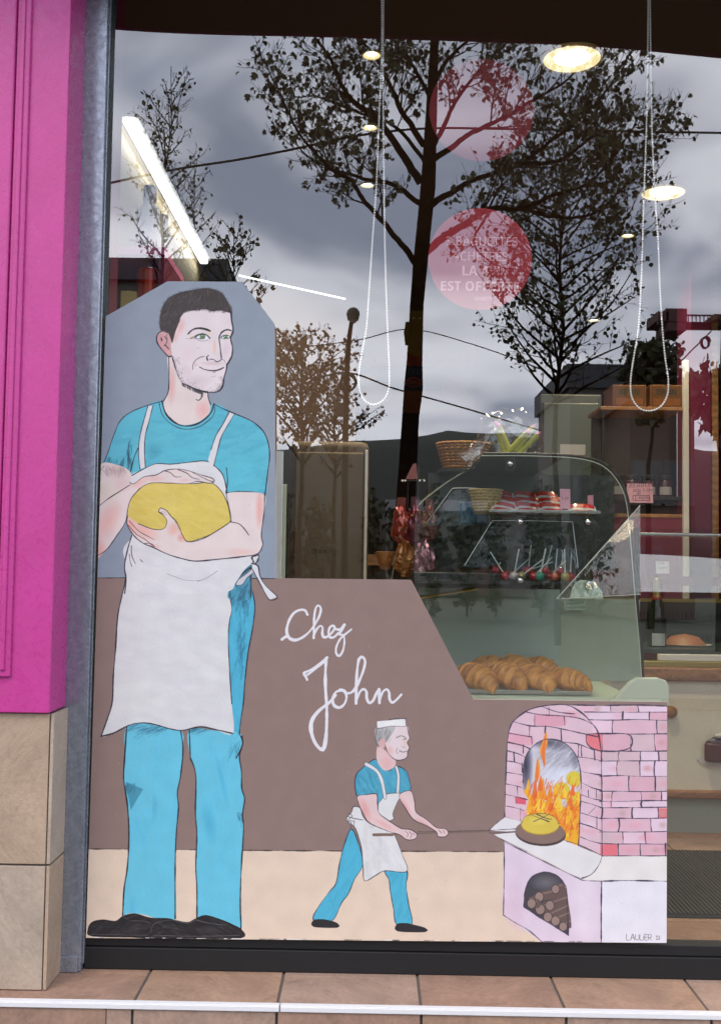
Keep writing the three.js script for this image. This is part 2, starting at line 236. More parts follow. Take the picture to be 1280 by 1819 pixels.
// ---------- painted panel standing against the outside of the glass ----------
{
  const ZB = 0.034, outline = [[188, 562], [298, 499.5], [430, 500.5], [488, 576], [489, 1027], [730, 1030], [840, 1242], [1184, 1247], [1183, 1675], [668, 1671], [153, 1666]];
  const wp = outline.map(([x, y]) => { const p = at(x, y, ZB); return [p.x, p.y]; });
  const X0 = Math.min(...wp.map((p) => p[0])) - 0.002, X1 = Math.max(...wp.map((p) => p[0])) + 0.002, Y0 = Math.min(...wp.map((p) => p[1])) - 0.002, Y1 = Math.max(...wp.map((p) => p[1])) + 0.002;
  const S = 2040 / (Y1 - Y0), CW = Math.round((X1 - X0) * S), CH = 2040;
  let ox = 0, oy = 0, os = 1;                                        // the patch of the photograph being copied
  const patch = (x, y, s) => { ox = x; oy = y; os = s; };
  const q = ([x, y]) => { const p = at(ox + x / os, oy + y / os, ZB); return [(p.x - X0) * S, (Y1 - p.y) * S]; };
  const PX = S * (at(641, 1100, ZB).x - at(640, 1100, ZB).x);            // canvas pixels per photograph pixel
  const GAIN = 1.04, col = (r, g, b, a = 1) => { const e = (v) => { const l = Math.min(1, GAIN * (v / 255 <= 0.04045 ? v / 255 / 12.92 : ((v / 255 + 0.055) / 1.055) ** 2.4)); return Math.round(255 * (l <= 0.0031308 ? l * 12.92 : 1.055 * l ** (1 / 2.4) - 0.055)); }; return `rgba(${e(r)},${e(g)},${e(b)},${a})`; };
  const R = rng(5150);
  const spline = (pts, closed, step = 6) => { const out = [], n = pts.length; for (let i = 0; i < (closed ? n : n - 1); i++) { const g = (k) => closed ? pts[(k + n) % n] : pts[clamp(k, 0, n - 1)]; const [a, b, c, d] = [g(i - 1), g(i), g(i + 1), g(i + 2)]; const len = Math.hypot(c[0] - b[0], c[1] - b[1]), m = Math.max(2, Math.round(len / step)); for (let k = 0; k < m; k++) { const t = k / m, t2 = t * t, t3 = t2 * t; out.push([0, 1].map((j) => 0.5 * (2 * b[j] + (c[j] - a[j]) * t + (2 * a[j] - 5 * b[j] + 4 * c[j] - d[j]) * t2 + (3 * b[j] - a[j] - 3 * c[j] + d[j]) * t3))); } } out.push(closed ? out[0] : pts[n - 1]); return out; };
  const paint = canvasTex(CW, CH, (g) => {
    g.lineCap = 'round'; g.lineJoin = 'round';
    const path = (pts) => { g.beginPath(); pts.forEach((p, i) => i ? g.lineTo(...p) : g.moveTo(...p)); };
    const fill = (pts, c, curve = true) => { const w = pts.map(q); path(curve ? spline(w, true) : w); g.closePath(); g.fillStyle = c; g.fill(); };
    const clip = (pts, fn, curve = true) => { g.save(); const w = pts.map(q); path(curve ? spline(w, true) : w); g.closePath(); g.clip(); fn(); g.restore(); };
    const ink = (pts, w = 1.6, c = col(38, 32, 44), closed = false, rough = 0.5, curve = true) => { const s = curve ? spline(pts.map(q), closed, 5) : spline(pts.map(q), closed, 5); g.strokeStyle = c; let ph = R() * 9; for (let i = 0; i + 1 < s.length; i++) { const k = 1 + rough * (noise.noise(i * 0.11, ph, 0) * 1.5 + noise.noise(i * 0.5, ph, 4) * 0.6); g.lineWidth = Math.max(0.35, (w < 3 ? 1.18 * w : w) * k) * PX; g.beginPath(); g.moveTo(...s[i]); g.lineTo(...s[i + 1]); g.stroke(); } };
    const blob = (x, y, rx, ry, c, rot = 0, soft = true) => { const [a, b] = q([x, y]), k = PX / os; g.save(); g.translate(a, b); g.rotate(rot); g.scale(rx * k, ry * k); if (soft) { const gr = g.createRadialGradient(0, 0, 0, 0, 0, 1); gr.addColorStop(0, c); gr.addColorStop(0.5, c.replace(/[\d.]+\)$/, (m) => parseFloat(m) * 0.6 + ')')); gr.addColorStop(1, c.replace(/[\d.]+\)$/, '0)')); g.fillStyle = gr; } else g.fillStyle = c; g.beginPath(); g.arc(0, 0, 1, 0, 7); g.fill(); g.restore(); };
    const hatch = (x0, y0, x1, y1, n, len, ang, c, w = 0.7, spread = 0.5) => { for (let i = 0; i < n; i++) { const x = lerp(x0, x1, R()), y = lerp(y0, y1, R()), a = ang + (R() - 0.5) * spread, l = len * (0.5 + R()); ink([[x, y], [x + Math.cos(a) * l, y + Math.sin(a) * l]], w * (0.6 + 0.7 * R()), c, false, 0.2); } };
    const brush = (pts, cols, n, len, w, ang = 0) => clip(pts, () => { const xs = pts.map((p) => p[0]), ys = pts.map((p) => p[1]); const [a, b, c, d] = [Math.min(...xs), Math.max(...xs), Math.min(...ys), Math.max(...ys)]; for (let i = 0; i < n; i++) { const x = lerp(a, b, R()), y = lerp(c, d, R()), t = ang + (R() - 0.5) * 0.8; g.strokeStyle = cols[Math.floor(R() * cols.length)]; g.lineWidth = w * PX * (0.5 + R()); g.beginPath(); g.moveTo(...q([x, y])); g.lineTo(...q([x + len * Math.cos(t), y + len * Math.sin(t)])); g.stroke(); } });
    // grounds
    patch(0, 0, 1);
    g.fillStyle = col(133, 143, 157); g.fillRect(0, 0, CW, CH);
    fill([[100, 1027], [489, 1027], [740, 1027], [1240, 1030], [1240, 1512], [895, 1513], [155, 1508], [100, 1508]], col(134, 111, 104), false);
    fill([[100, 1508], [155, 1508], [895, 1513], [1240, 1513], [1240, 1720], [100, 1720]], col(213, 193, 173), false);
    ink([[150, 1027], [300, 1026], [489, 1028]], 1.1); ink([[150, 1508], [300, 1509], [500, 1511], [700, 1512], [895, 1513]], 1.2, col(70, 55, 55), false, 1);
    // --- tall baker: legs
    patch(140, 1000, 2.597);
    const BLUE = col(98, 184, 207), BLUE2 = col(72, 166, 196), shoe = col(30, 27, 30);
    const ap = [[215, 0], [216, 80], [200, 150], [180, 250], [170, 400], [160, 520], [155, 640], [132, 720], [103, 800], [160, 785], [230, 750], [290, 738], [350, 745], [420, 765], [480, 772], [560, 756], [620, 766], [710, 787], [706, 650], [696, 500], [690, 350], [695, 270], [706, 215], [697, 140], [715, 90], [780, 20], [800, -40], [500, -260], [230, -100]];
    const hip = [[760, 10], [792, 15], [790, 90], [805, 150], [812, 210], [800, 310], [780, 420], [765, 560], [760, 640], [748, 720], [740, 790], [700, 790], [660, 500], [660, 200], [690, 80]];
    const legR = [[510, 770], [640, 775], [738, 782], [755, 830], [741, 890], [750, 960], [752, 1040], [765, 1090], [755, 1160], [760, 1230], [750, 1400], [745, 1560], [748, 1690], [660, 1660], [590, 1632], [545, 1645], [545, 1500], [540, 1400], [545, 1250], [538, 1150], [540, 980], [515, 900]];
    const legL = [[222, 750], [340, 740], [470, 772], [481, 860], [470, 980], [455, 1060], [460, 1130], [450, 1250], [445, 1400], [445, 1640], [380, 1645], [300, 1622], [230, 1616], [203, 1625], [210, 1500], [225, 1400], [232, 1250], [225, 1120], [208, 1000], [212, 900]];
    for (const [p, c] of [[hip, BLUE2], [legR, BLUE], [legL, BLUE]]) fill(p, c);
    brush(legL, [col(85, 190, 222, 0.08), col(62, 165, 203, 0.06)], 200, 90, 6, 1.55); brush(legR, [col(92, 190, 222, 0.08), col(62, 165, 203, 0.06)], 200, 90, 6, 1.6); brush(hip, [col(45, 130, 160, 0.1), col(80, 185, 215, 0.14)], 160, 60, 5, 1.6);
    clip(legL, () => { hatch(218, 735, 420, 770, 60, 60, 2.75, col(35, 90, 112, 0.16), 1.6); hatch(218, 1010, 262, 1050, 40, 34, 2.0, col(30, 75, 95, 0.3), 1); fill([[218, 1010], [298, 1043], [240, 1140], [225, 1060]], col(48, 115, 140, 0.65), false); blob(350, 1130, 16, 70, col(45, 140, 180, 0.35)); });
    clip(legR, () => { hatch(512, 750, 620, 770, 40, 50, 2.8, col(35, 90, 112, 0.16), 1.6); hatch(700, 815, 745, 860, 24, 50, 1.9, col(30, 90, 120, 0.14), 1.2); hatch(728, 1150, 745, 1190, 9, 36, 1.3, col(30, 90, 120, 0.3), 1); blob(600, 1200, 35, 130, col(45, 145, 185, 0.4), -0.2); blob(660, 1000, 16, 160, col(58, 160, 200, 0.5), -0.25); });
    clip(hip, () => { hatch(700, 90, 800, 180, 60, 60, 1.7, col(25, 70, 95, 0.2), 1.4); hatch(735, 220, 775, 480, 40, 70, 1.75, col(30, 90, 120, 0.2), 1.5); });
    ink(hip.slice(1, 11), 1.6); ink(legR.slice(2, 13), 1.7); ink(legR.slice(15), 1.8); ink([...legR.slice(0, 1)].concat([legR[21]]), 1.6); ink(legL.slice(2, 10), 1.7); ink(legL.slice(13).concat([legL[0]]), 1.9);
    ink([[752, 800], [755, 840], [725, 902]], 2.4);
    const sL = [[42, 1692], [60, 1657], [110, 1645], [170, 1651], [205, 1628], [260, 1617], [330, 1636], [440, 1648], [445, 1735], [240, 1728], [60, 1722]], sR = [[330, 1702], [352, 1662], [420, 1646], [500, 1659], [540, 1642], [590, 1627], [680, 1657], [747, 1688], [752, 1730], [540, 1734], [340, 1730]];
    fill(sL, shoe); fill(sR, shoe); brush(sL, [col(95, 92, 95, 0.14), col(12, 10, 12, 0.3)], 150, 60, 2.5, -0.3); brush(sR, [col(95, 90, 92, 0.14), col(12, 10, 12, 0.3)], 150, 60, 2.5, 0.4); ink(sR.slice(0, 8), 1.2, col(10, 8, 10)); blob(260, 1690, 70, 26, col(90, 90, 92, 0.3), -0.3); blob(600, 1690, 60, 22, col(95, 90, 88, 0.3)); ink([[332, 1702], [350, 1664], [420, 1648], [500, 1661], [545, 1645]], 0.9, col(88, 84, 88)); ink([[205, 1632], [240, 1650], [300, 1652], [330, 1664]], 0.7, col(92, 88, 92)); ink([[545, 1648], [600, 1662], [680, 1672]], 0.7, col(92, 88, 92)); ink([[60, 1712], [200, 1716], [320, 1718]], 0.8, col(80, 76, 80)); ink([[345, 1718], [540, 1722], [740, 1718]], 0.8, col(84, 80, 84));
    // apron skirt
    fill(ap, col(205, 204, 205)); brush(ap, [col(212, 211, 211, 0.25), col(198, 197, 199, 0.22)], 200, 120, 12, 0.1);
    ink(ap.slice(0, 9), 1.6); ink(ap.slice(8, 18), 1.7); ink(ap.slice(18, 25).reverse(), 1.4);
    ink([[330, 45], [420, 70], [530, 80], [590, 72]], 0.6, col(110, 105, 115)); ink([[540, 82], [580, 60], [632, 40]], 0.7, col(90, 85, 95)); ink([[570, 80], [600, 68], [625, 52]], 0.6, col(110, 100, 110)); ink([[400, 60], [470, 82], [520, 88]], 0.5, col(120, 115, 120));
    // --- torso
    patch(150, 480, 3.135);
    const SH = col(84, 174, 194), SKIN = col(214, 199, 197), PINKS = col(214, 132, 128, 0.5);
    const shirt = [[430, 730], [345, 755], [260, 790], [200, 840], [160, 930], [130, 1020], [108, 1072], [180, 1085], [240, 1110], [262, 1145], [320, 1150], [560, 1180], [720, 1180], [790, 1245], [890, 1235], [1005, 1252], [1020, 1130], [1031, 1030], [1020, 950], [990, 890], [930, 840], [840, 800], [720, 745], [580, 800]];
    const armL = [[108, 1072], [180, 1083], [240, 1108], [264, 1145], [252, 1180], [275, 1190], [330, 1152], [400, 1140], [450, 1115], [520, 1107], [590, 1120], [650, 1140], [715, 1160], [721, 1180], [690, 1186], [630, 1176], [570, 1190], [480, 1186], [370, 1186], [310, 1215], [262, 1270], [242, 1330], [230, 1400], [180, 1480], [120, 1560], [50, 1600], [60, 1350], [85, 1120]];
    const bread = [[240, 1340], [258, 1270], [300, 1220], [370, 1183], [480, 1183], [600, 1189], [700, 1183], [760, 1228], [800, 1310], [814, 1390], [770, 1432], [680, 1482], [570, 1512], [480, 1482], [380, 1445], [290, 1412], [245, 1378]];
    const armR = [[790, 1245], [890, 1235], [1003, 1252], [1000, 1350], [985, 1470], [992, 1530], [962, 1580], [880, 1595], [740, 1610], [620, 1620], [540, 1605], [460, 1580], [380, 1542], [330, 1522], [280, 1482], [240, 1420], [240, 1372], [300, 1411], [380, 1441], [440, 1440], [460, 1400], [440, 1365], [413, 1345], [425, 1323], [457, 1338], [482, 1370], [512, 1400], [530, 1440], [550, 1482], [575, 1511], [650, 1500], [740, 1450], [815, 1400], [803, 1300]];
    const bib = [[248, 1155], [330, 1108], [400, 1078], [480, 1080], [560, 1072], [650, 1062], [720, 1085], [770, 1140], [795, 1240], [815, 1400], [930, 1560], [965, 1590], [960, 1610], [905, 1648], [845, 1735], [790, 1790], [500, 1800], [250, 1780], [234, 1720], [224, 1650], [240, 1560], [265, 1475], [250, 1300]];
    const neck = [[470, 470], [472, 600], [466, 680], [442, 728], [452, 800], [510, 850], [570, 862], [640, 843], [695, 795], [700, 745], [690, 700], [688, 660], [600, 600]];
    // jeans seen beside the apron, ribbon
    fill([[925, 1640], [860, 1700], [815, 1760], [805, 1830], [925, 1830], [930, 1730], [945, 1640]], col(60, 125, 150)); brush([[925, 1640], [815, 1760], [805, 1830], [925, 1830], [930, 1730]], [col(20, 60, 85, 0.16), col(90, 180, 205, 0.2)], 90, 50, 4, 1.9);
    ink([[925, 1655], [880, 1690], [840, 1735], [812, 1790], [812, 1819]], 1.6); ink([[968, 1582], [965, 1620], [930, 1650], [925, 1690], [928, 1750], [925, 1819]], 1.5);
    fill([[935, 1660], [900, 1690], [860, 1720], [845, 1752], [880, 1750], [905, 1715], [935, 1690]], col(190, 188, 195)); ink([[935, 1660], [900, 1690], [860, 1720], [845, 1752], [880, 1750], [905, 1715], [935, 1690]], 0.9);
    fill(shirt, SH); brush(shirt, [col(95, 180, 198, 0.2), col(62, 150, 175, 0.2), col(80, 170, 190, 0.2)], 420, 70, 7, -0.2);
    clip(shirt, () => { hatch(130, 1040, 270, 1100, 60, 45, 1.9, col(25, 75, 90, 0.13), 2); hatch(240, 930, 265, 1060, 30, 50, 1.6, col(20, 60, 80, 0.2), 1.6); blob(380, 1000, 60, 60, col(40, 110, 130, 0.3)); blob(860, 1150, 90, 140, col(90, 190, 208, 0.45)); blob(560, 1000, 120, 60, col(80, 185, 200, 0.4)); blob(880, 880, 60, 50, col(60, 145, 170, 0.3)); });
    fill(bib, col(208, 207, 208)); brush(bib, [col(214, 213, 214, 0.25), col(199, 198, 202, 0.25)], 160, 120, 10, 0.2);
    const st1 = [[355, 755], [382, 755], [358, 850], [340, 920], [335, 1000], [340, 1098], [310, 1108], [302, 1000], [315, 900]], st2 = [[805, 790], [838, 797], [800, 860], [762, 930], [740, 1010], [720, 1090], [686, 1064], [705, 1000], [733, 920], [775, 850]];
    for (const s of [st1, st2]) { fill(s, col(206, 205, 208), false); ink([s[0], s[s.length - 1], s[s.length - 2], s[s.length - 3]], 1.1); ink(s.slice(1, 6), 1.1); }
    ink([[250, 1152], [330, 1107], [400, 1078], [480, 1080], [560, 1072], [650, 1062], [690, 1064]], 1.2); ink([[720, 1085], [770, 1140], [795, 1240], [808, 1350]], 1.3);
    ink([[430, 730], [345, 755], [260, 790], [200, 840], [160, 930], [130, 1020], [108, 1072]], 1.1); ink([[108, 1075], [180, 1086], [240, 1112], [264, 1145]], 1.4); ink([[720, 745], [780, 775], [840, 800], [930, 840], [990, 890], [1020, 950], [1031, 1030], [1020, 1130], [1005, 1250]], 1.5); ink([[790, 1243], [850, 1232], [930, 1236], [1003, 1250]], 1.6); ink([[790, 1100], [797, 1170], [788, 1243]], 1.4); ink([[300, 990], [278, 1040], [258, 1120]], 1.6);
    fill(neck, SKIN); clip(neck, () => { blob(485, 640, 28, 130, PINKS); blob(660, 780, 55, 70, col(220, 120, 118, 0.42)); blob(560, 760, 70, 100, col(218, 205, 195, 0.6)); });
    ink([[432, 728], [455, 800], [510, 852], [570, 868], [640, 850], [700, 800], [722, 745]], 2.2); ink([[415, 735], [438, 812], [500, 866], [570, 886], [650, 866], [715, 812], [728, 760]], 1.3, col(45, 70, 85)); ink([[470, 470], [472, 600], [466, 680], [440, 730]], 1.5); ink([[688, 672], [690, 710], [703, 748]], 1.6);
    // arms and loaf
    fill(bread, col(207, 187, 98)); brush(bread, [col(213, 192, 96, 0.2), col(196, 172, 72, 0.2)], 260, 60, 9, 0.3); ink(bread, 1.0, col(70, 55, 50), true);
    for (const a of [armL, armR]) { fill(a, SKIN); clip(a, () => {}); }
    clip(armL, () => { blob(180, 1120, 70, 50, col(170, 140, 135, 0.45)); blob(130, 1230, 80, 90, col(206, 196, 178, 0.7)); blob(215, 1190, 60, 60, col(200, 150, 150, 0.30)); blob(130, 1400, 70, 140, col(222, 138, 122, 0.45), 0.5); blob(75, 1560, 60, 70, col(224, 120, 108, 0.51)); blob(300, 1180, 60, 40, col(224, 140, 130, 0.45), -0.5); blob(390, 1160, 70, 25, col(222, 140, 132, 0.36)); blob(620, 1160, 80, 20, col(206, 196, 196, 0.7)); blob(560, 1170, 40, 16, col(222, 150, 140, 0.30)); hatch(90, 1085, 220, 1120, 30, 34, 1.2, col(95, 75, 78, 0.12), 1.4); });
    clip(armR, () => { blob(975, 1330, 26, 130, col(224, 120, 110, 0.51)); blob(900, 1360, 60, 100, col(214, 200, 198, 0.8)); blob(330, 1450, 110, 55, col(222, 130, 112, 0.45), 0.4); blob(250, 1420, 40, 60, col(225, 115, 100, 0.48)); blob(500, 1440, 45, 55, col(222, 130, 110, 0.45), 0.9); blob(540, 1490, 30, 30, col(210, 110, 95, 0.6)); blob(445, 1350, 30, 18, col(190, 165, 160, 0.7), 0.6); blob(700, 1560, 150, 40, col(216, 198, 192, 0.7)); blob(870, 1570, 110, 30, col(222, 170, 160, 0.5)); blob(380, 1540, 50, 20, col(200, 110, 105, 0.30)); });
    ink(armL.slice(4, 20), 1.0, col(70, 52, 56)); ink(armL.slice(19, 26), 1.2); ink([[85, 1120], [110, 1090]], 1); ink([[75, 1320], [130, 1275], [200, 1230], [255, 1195]], 1.1); ink([[450, 1118], [480, 1128], [505, 1150], [540, 1150]], 0.9, col(70, 52, 56)); ink([[520, 1110], [570, 1130], [600, 1155], [640, 1165]], 0.9, col(70, 52, 56)); ink([[600, 1125], [650, 1150], [690, 1170], [718, 1178]], 0.9, col(80, 60, 64)); ink([[700, 1155], [722, 1166], [716, 1184], [690, 1186]], 0.9, col(80, 60, 64));
    ink(armR.slice(2, 17), 1.3); ink(armR.slice(17, 24), 1.0, col(70, 52, 56)); ink(armR.slice(23, 33), 1.1, col(60, 46, 52)); ink([[790, 1245], [800, 1300], [818, 1400]], 1.0); ink([[815, 1402], [860, 1412], [890, 1440], [915, 1475]], 1.2); ink([[250, 1395], [300, 1450], [350, 1480], [390, 1500]], 0.9, col(90, 60, 60)); ink([[245, 1420], [290, 1470], [340, 1500], [380, 1535]], 0.9, col(90, 60, 60)); ink([[330, 1522], [370, 1522], [390, 1540]], 1.2, col(80, 50, 55)); ink([[413, 1345], [430, 1352], [440, 1365]], 0.8); ink([[505, 1400], [530, 1430], [540, 1470]], 0.7, col(130, 80, 75));
    ink([[265, 1475], [240, 1560], [224, 1650], [233, 1720], [225, 1800]], 1.6); ink([[262, 1535], [265, 1590], [285, 1635]], 0.9); ink([[250, 1580], [255, 1620], [265, 1650]], 0.8); ink([[310, 1610], [325, 1625]], 0.8); ink([[960, 1588], [930, 1600], [945, 1625]], 1.8); ink([[935, 1600], [940, 1630]], 1.6); ink([[630, 1733], [680, 1715], [740, 1675]], 0.6, col(110, 105, 112)); ink([[460, 1690], [560, 1725], [650, 1728]], 0.5, col(130, 125, 132));
    // apron ribbon
    patch(140, 1000, 2.597);
    const rib = [[798, 0], [826, 14], [836, 60], [862, 105], [915, 157], [880, 170], [850, 122], [820, 66], [800, 28]];
    fill(rib, col(207, 206, 210), false); ink([[798, 2], [826, 14], [836, 60], [862, 105], [915, 157], [880, 170], [850, 122], [820, 66], [800, 28]], 1.4);
    // --- head
    patch(270, 500, 7.906);
    const face = [[390, 520], [480, 430], [700, 395], [960, 405], [1112, 425], [1118, 540], [1140, 680], [1106, 800], [1130, 920], [1125, 1030], [1090, 1110], [1052, 1170], [1045, 1235], [1012, 1350], [1000, 1440], [968, 1512], [900, 1553], [780, 1555], [650, 1530], [520, 1470], [420, 1412], [360, 1300], [310, 1150], [280, 1040], [270, 840], [330, 690]];
    const ear = [[280, 1045], [235, 1055], [160, 980], [85, 880], [65, 800], [90, 730], [150, 698], [220, 720], [262, 780], [300, 880]];
    const hair = [[130, 700], [108, 600], [120, 450], [170, 310], [260, 215], [400, 150], [560, 120], [740, 92], [880, 112], [985, 165], [1045, 250], [1100, 350], [1122, 440], [1040, 428], [960, 408], [840, 420], [760, 392], [680, 392], [600, 408], [500, 412], [440, 440], [392, 520], [372, 600], [335, 690], [305, 800], [285, 870], [262, 800], [225, 720], [160, 690]];
    fill(ear, col(196, 150, 152)); clip(ear, () => { blob(130, 800, 50, 80, col(180, 125, 128, 0.6)); blob(235, 1000, 40, 60, col(220, 165, 165, 0.7)); }); ink(ear.slice(0, 8), 1.5); ink([[130, 795], [140, 830]], 1.6); ink([[180, 770], [215, 830], [190, 890], [175, 905]], 0.9); ink([[175, 890], [210, 915], [235, 950]], 1.4); ink([[205, 740], [215, 800]], 0.8, col(110, 80, 85));
    fill(face, col(215, 203, 206));
    clip(face, () => { blob(400, 640, 70, 170, col(218, 138, 128, 0.45), 0.25); blob(330, 780, 45, 90, col(216, 140, 132, 0.42)); blob(880, 920, 30, 140, col(222, 176, 150, 0.8)); blob(800, 720, 60, 60, col(222, 196, 170, 0.6)); blob(560, 770, 60, 40, col(222, 206, 180, 0.6)); blob(840, 1150, 190, 40, col(198, 168, 172, 0.7)); blob(1040, 950, 70, 160, col(206, 182, 196, 0.6)); blob(500, 1000, 160, 160, col(210, 188, 196, 0.5)); blob(620, 1400, 260, 110, col(190, 172, 180, 0.45)); blob(1060, 740, 50, 40, col(222, 190, 165, 0.6)); blob(480, 1260, 120, 120, col(196, 178, 186, 0.5)); blob(600, 1150, 40, 60, col(200, 160, 165, 0.5)); });
    fill(hair, col(54, 47, 48));
    clip(hair, () => { for (let i = 0; i < 900; i++) { const x = lerp(100, 1120, R()), y = lerp(90, 860, R()), a = 2.4 - 0.9 * (x / 1100) + (R() - 0.5) * 0.7, l = 30 + 50 * R(); ink([[x, y], [x + Math.cos(a) * l, y + Math.sin(a) * l]], 0.35 + 0.35 * R(), [col(110, 98, 92, 0.55), col(22, 18, 22, 0.6), col(80, 66, 66, 0.5), col(70, 62, 50, 0.5)][i % 4], false, 0.2); } blob(820, 220, 220, 90, col(48, 36, 34, 0.6)); });
    for (let i = 0; i < 130; i++) { const t = R(), k = Math.min(12, Math.floor(t * 13)), a = hair[k], b = hair[k + 1], u = R(); const x = lerp(a[0], b[0], u), y = lerp(a[1], b[1], u), an = -1.5 + (x - 600) / 600; ink([[x, y], [x + 22 * Math.cos(an), y + 22 * Math.sin(an)]], 0.4, col(50, 48, 50, 0.7), false, 0.2); }
    for (let i = 0; i < 70; i++) { const k = 13 + Math.floor(R() * 9), a = hair[k], b = hair[k + 1], u = R(), x = lerp(a[0], b[0], u), y = lerp(a[1], b[1], u); ink([[x + 12, y - 14], [x - 14, y + 20]], 0.45, col(60, 45, 55, 0.8), false, 0.2); }
    ink(face.slice(4, 12), 1.9); ink(face.slice(11, 18), 2.0); ink(face.slice(17, 24), 1.9, col(40, 34, 46), false, 0.9);
    const stub = face.slice(13, 24); for (let i = 0; i < 260; i++) { const k = Math.floor(R() * (stub.length - 1)), u = R(), x = lerp(stub[k][0], stub[k + 1][0], u), y = lerp(stub[k][1], stub[k + 1][1], u), d = R() * R() * 110, vx = 660 - x, vy = 1050 - y, L = Math.hypot(vx, vy); const X = x + vx / L * d, Y = y + vy / L * d, a = 1.9 + (x - 650) / 700 + (R() - 0.5) * 0.4; ink([[X, Y], [X + 26 * Math.cos(a), Y + 26 * Math.sin(a)]], 0.4, col(70, 60, 70, 0.42), false, 0.2); }
    for (let i = 0; i < 60; i++) { const u = R(), x = lerp(400, 690, u), y = 1410 + 130 * u * (1.4 - 0.4 * u); ink([[x, y], [x + 12, y + 45]], 0.6, col(40, 36, 46, 0.7), false, 0.3); }
    for (const [al, cx, cy, r, w] of [[[[600, 795], [645, 758], [712, 740], [772, 755], [812, 798], [725, 806], [645, 803]], 710, 775, 40, 1.3], [[[962, 792], [1000, 762], [1050, 755], [1102, 778], [1060, 802], [1002, 806]], 1034, 780, 31, 1.1]]) { fill(al, col(225, 222, 230)); clip(al, () => { blob(cx, cy, r, r, col(78, 118, 84), 0, false); blob(cx, cy, r * 0.7, r * 0.7, col(112, 152, 104), 0, false); blob(cx, cy, r * 0.38, r * 0.38, col(24, 34, 26), 0, false); blob(cx - 6, cy - 8, 7, 7, col(225, 235, 225), 0, false); }); ink(al.slice(0, 5), w * 1.2, col(34, 50, 44)); ink([al[0], al[al.length - 1], al[al.length - 2], al[4]].slice(0, 3), w * 0.7, col(70, 80, 90)); }
    ink([[540, 800], [600, 770], [650, 745], [720, 728]], 0.9, col(60, 60, 62)); ink([[480, 800], [560, 805], [610, 795]], 0.5, col(130, 120, 128)); ink([[640, 820], [720, 840], [790, 820]], 0.6, col(150, 135, 150));
    ink([[508, 738], [560, 685], [640, 657], [740, 667], [815, 695]], 2.6, col(48, 42, 46), false, 0.4); ink([[600, 662], [700, 658], [770, 676]], 2.2, col(48, 42, 46)); ink([[972, 722], [1010, 692], [1060, 677], [1114, 690]], 2.2, col(52, 46, 46), false, 0.4);
    ink([[972, 728], [945, 775], [945, 830], [958, 910], [965, 1000], [975, 1075], [962, 1108], [905, 1128], [880, 1105], [840, 1090], [815, 1098]], 1.3, col(46, 42, 60)); ink([[795, 1038], [767, 1065], [775, 1100], [785, 1112]], 1.4); ink([[768, 1060], [785, 1100]], 1.6);
    ink([[668, 1200], [740, 1236], [860, 1254], [950, 1236], [1006, 1208]], 1.6, col(50, 40, 56)); ink([[575, 1235], [578, 1160], [620, 1100], [690, 1060], [730, 1055]], 1.0, col(90, 78, 88)); ink([[860, 1278], [890, 1275]], 0.8, col(120, 100, 110)); ink([[830, 1340], [900, 1325]], 0.6, col(170, 150, 160)); ink([[975, 1085], [1015, 1110], [1040, 1160]], 0.7, col(120, 100, 112)); ink([[620, 930], [680, 940]], 0.5, col(160, 150, 160)); ink([[600, 1190], [650, 1165]], 0.5, col(160, 130, 140));
    ink([[700, 1560], [690, 1640], [650, 1670], [620, 1655]], 1.6, col(60, 54, 58)); ink([[715, 1560], [706, 1620]], 2.2, col(70, 60, 62, 0.6));
    // --- lettering
    patch(480, 1020, 2.676);
    const WH = col(214, 212, 218), script = (p, w) => ink(p, w, WH, false, 0.35);
    script([[55, 310], [68, 300], [80, 292], [78, 262], [90, 218], [112, 185], [140, 170], [165, 172], [176, 192]], 4.6); script([[80, 285], [92, 305], [120, 313], [158, 297], [195, 262], [228, 210], [240, 168], [232, 150], [219, 154], [210, 190], [207, 250], [206, 303]], 4.4); script([[207, 290], [220, 262], [236, 246], [248, 252], [247, 280], [252, 298], [268, 298], [292, 278], [306, 256], [297, 244], [282, 254], [276, 280], [284, 300], [304, 298], [322, 280]], 4.0); script([[314, 262], [334, 262], [352, 240], [340, 265], [326, 285], [346, 290], [352, 320], [345, 362], [328, 388], [313, 376], [314, 344], [334, 305], [360, 282], [385, 262]], 4.0);
    script([[175, 502], [168, 486], [160, 470], [190, 456], [230, 432], [270, 396]], 4.8); script([[176, 478], [215, 450], [262, 412]], 3.2); script([[266, 398], [262, 460], [262, 540], [268, 640], [266, 750], [256, 822], [240, 832], [212, 800], [194, 745], [198, 695], [230, 650], [280, 610], [310, 575]], 5.2); script([[338, 552], [312, 560], [296, 590], [302, 622], [328, 634], [352, 616], [362, 582], [352, 556], [332, 550]], 4.6); script([[356, 565], [385, 562], [412, 528], [440, 462], [450, 415], [438, 394], [422, 402], [413, 450], [408, 530], [407, 614]], 4.6); script([[408, 600], [424, 562], [442, 546], [456, 558], [458, 590], [470, 612], [488, 600], [502, 570], [514, 552]], 4.4); script([[516, 548], [518, 612]], 4.4); script([[518, 598], [534, 560], [552, 547], [564, 562], [566, 592], [578, 610], [598, 598], [622, 572]], 4.4);
    // --- small baker
    const BL = col(70, 152, 180), wsh = col(208, 207, 207);
    const lgL = [[385, 1212], [420, 1285], [438, 1380], [400, 1450], [370, 1520], [340, 1560], [292, 1648], [205, 1642], [230, 1580], [280, 1510], [312, 1468], [330, 1370], [350, 1290]], lgR = [[548, 1410], [645, 1408], [645, 1480], [655, 1560], [672, 1664], [600, 1664], [585, 1590], [570, 1510], [564, 1455]];
    for (const l of [lgL, lgR]) { fill(l, BLUE2); brush(l, [col(45, 130, 160, 0.12), col(90, 185, 210, 0.14)], 80, 50, 4, 1.9); ink(l, 1.0, col(38, 32, 44), true, 0.8); }
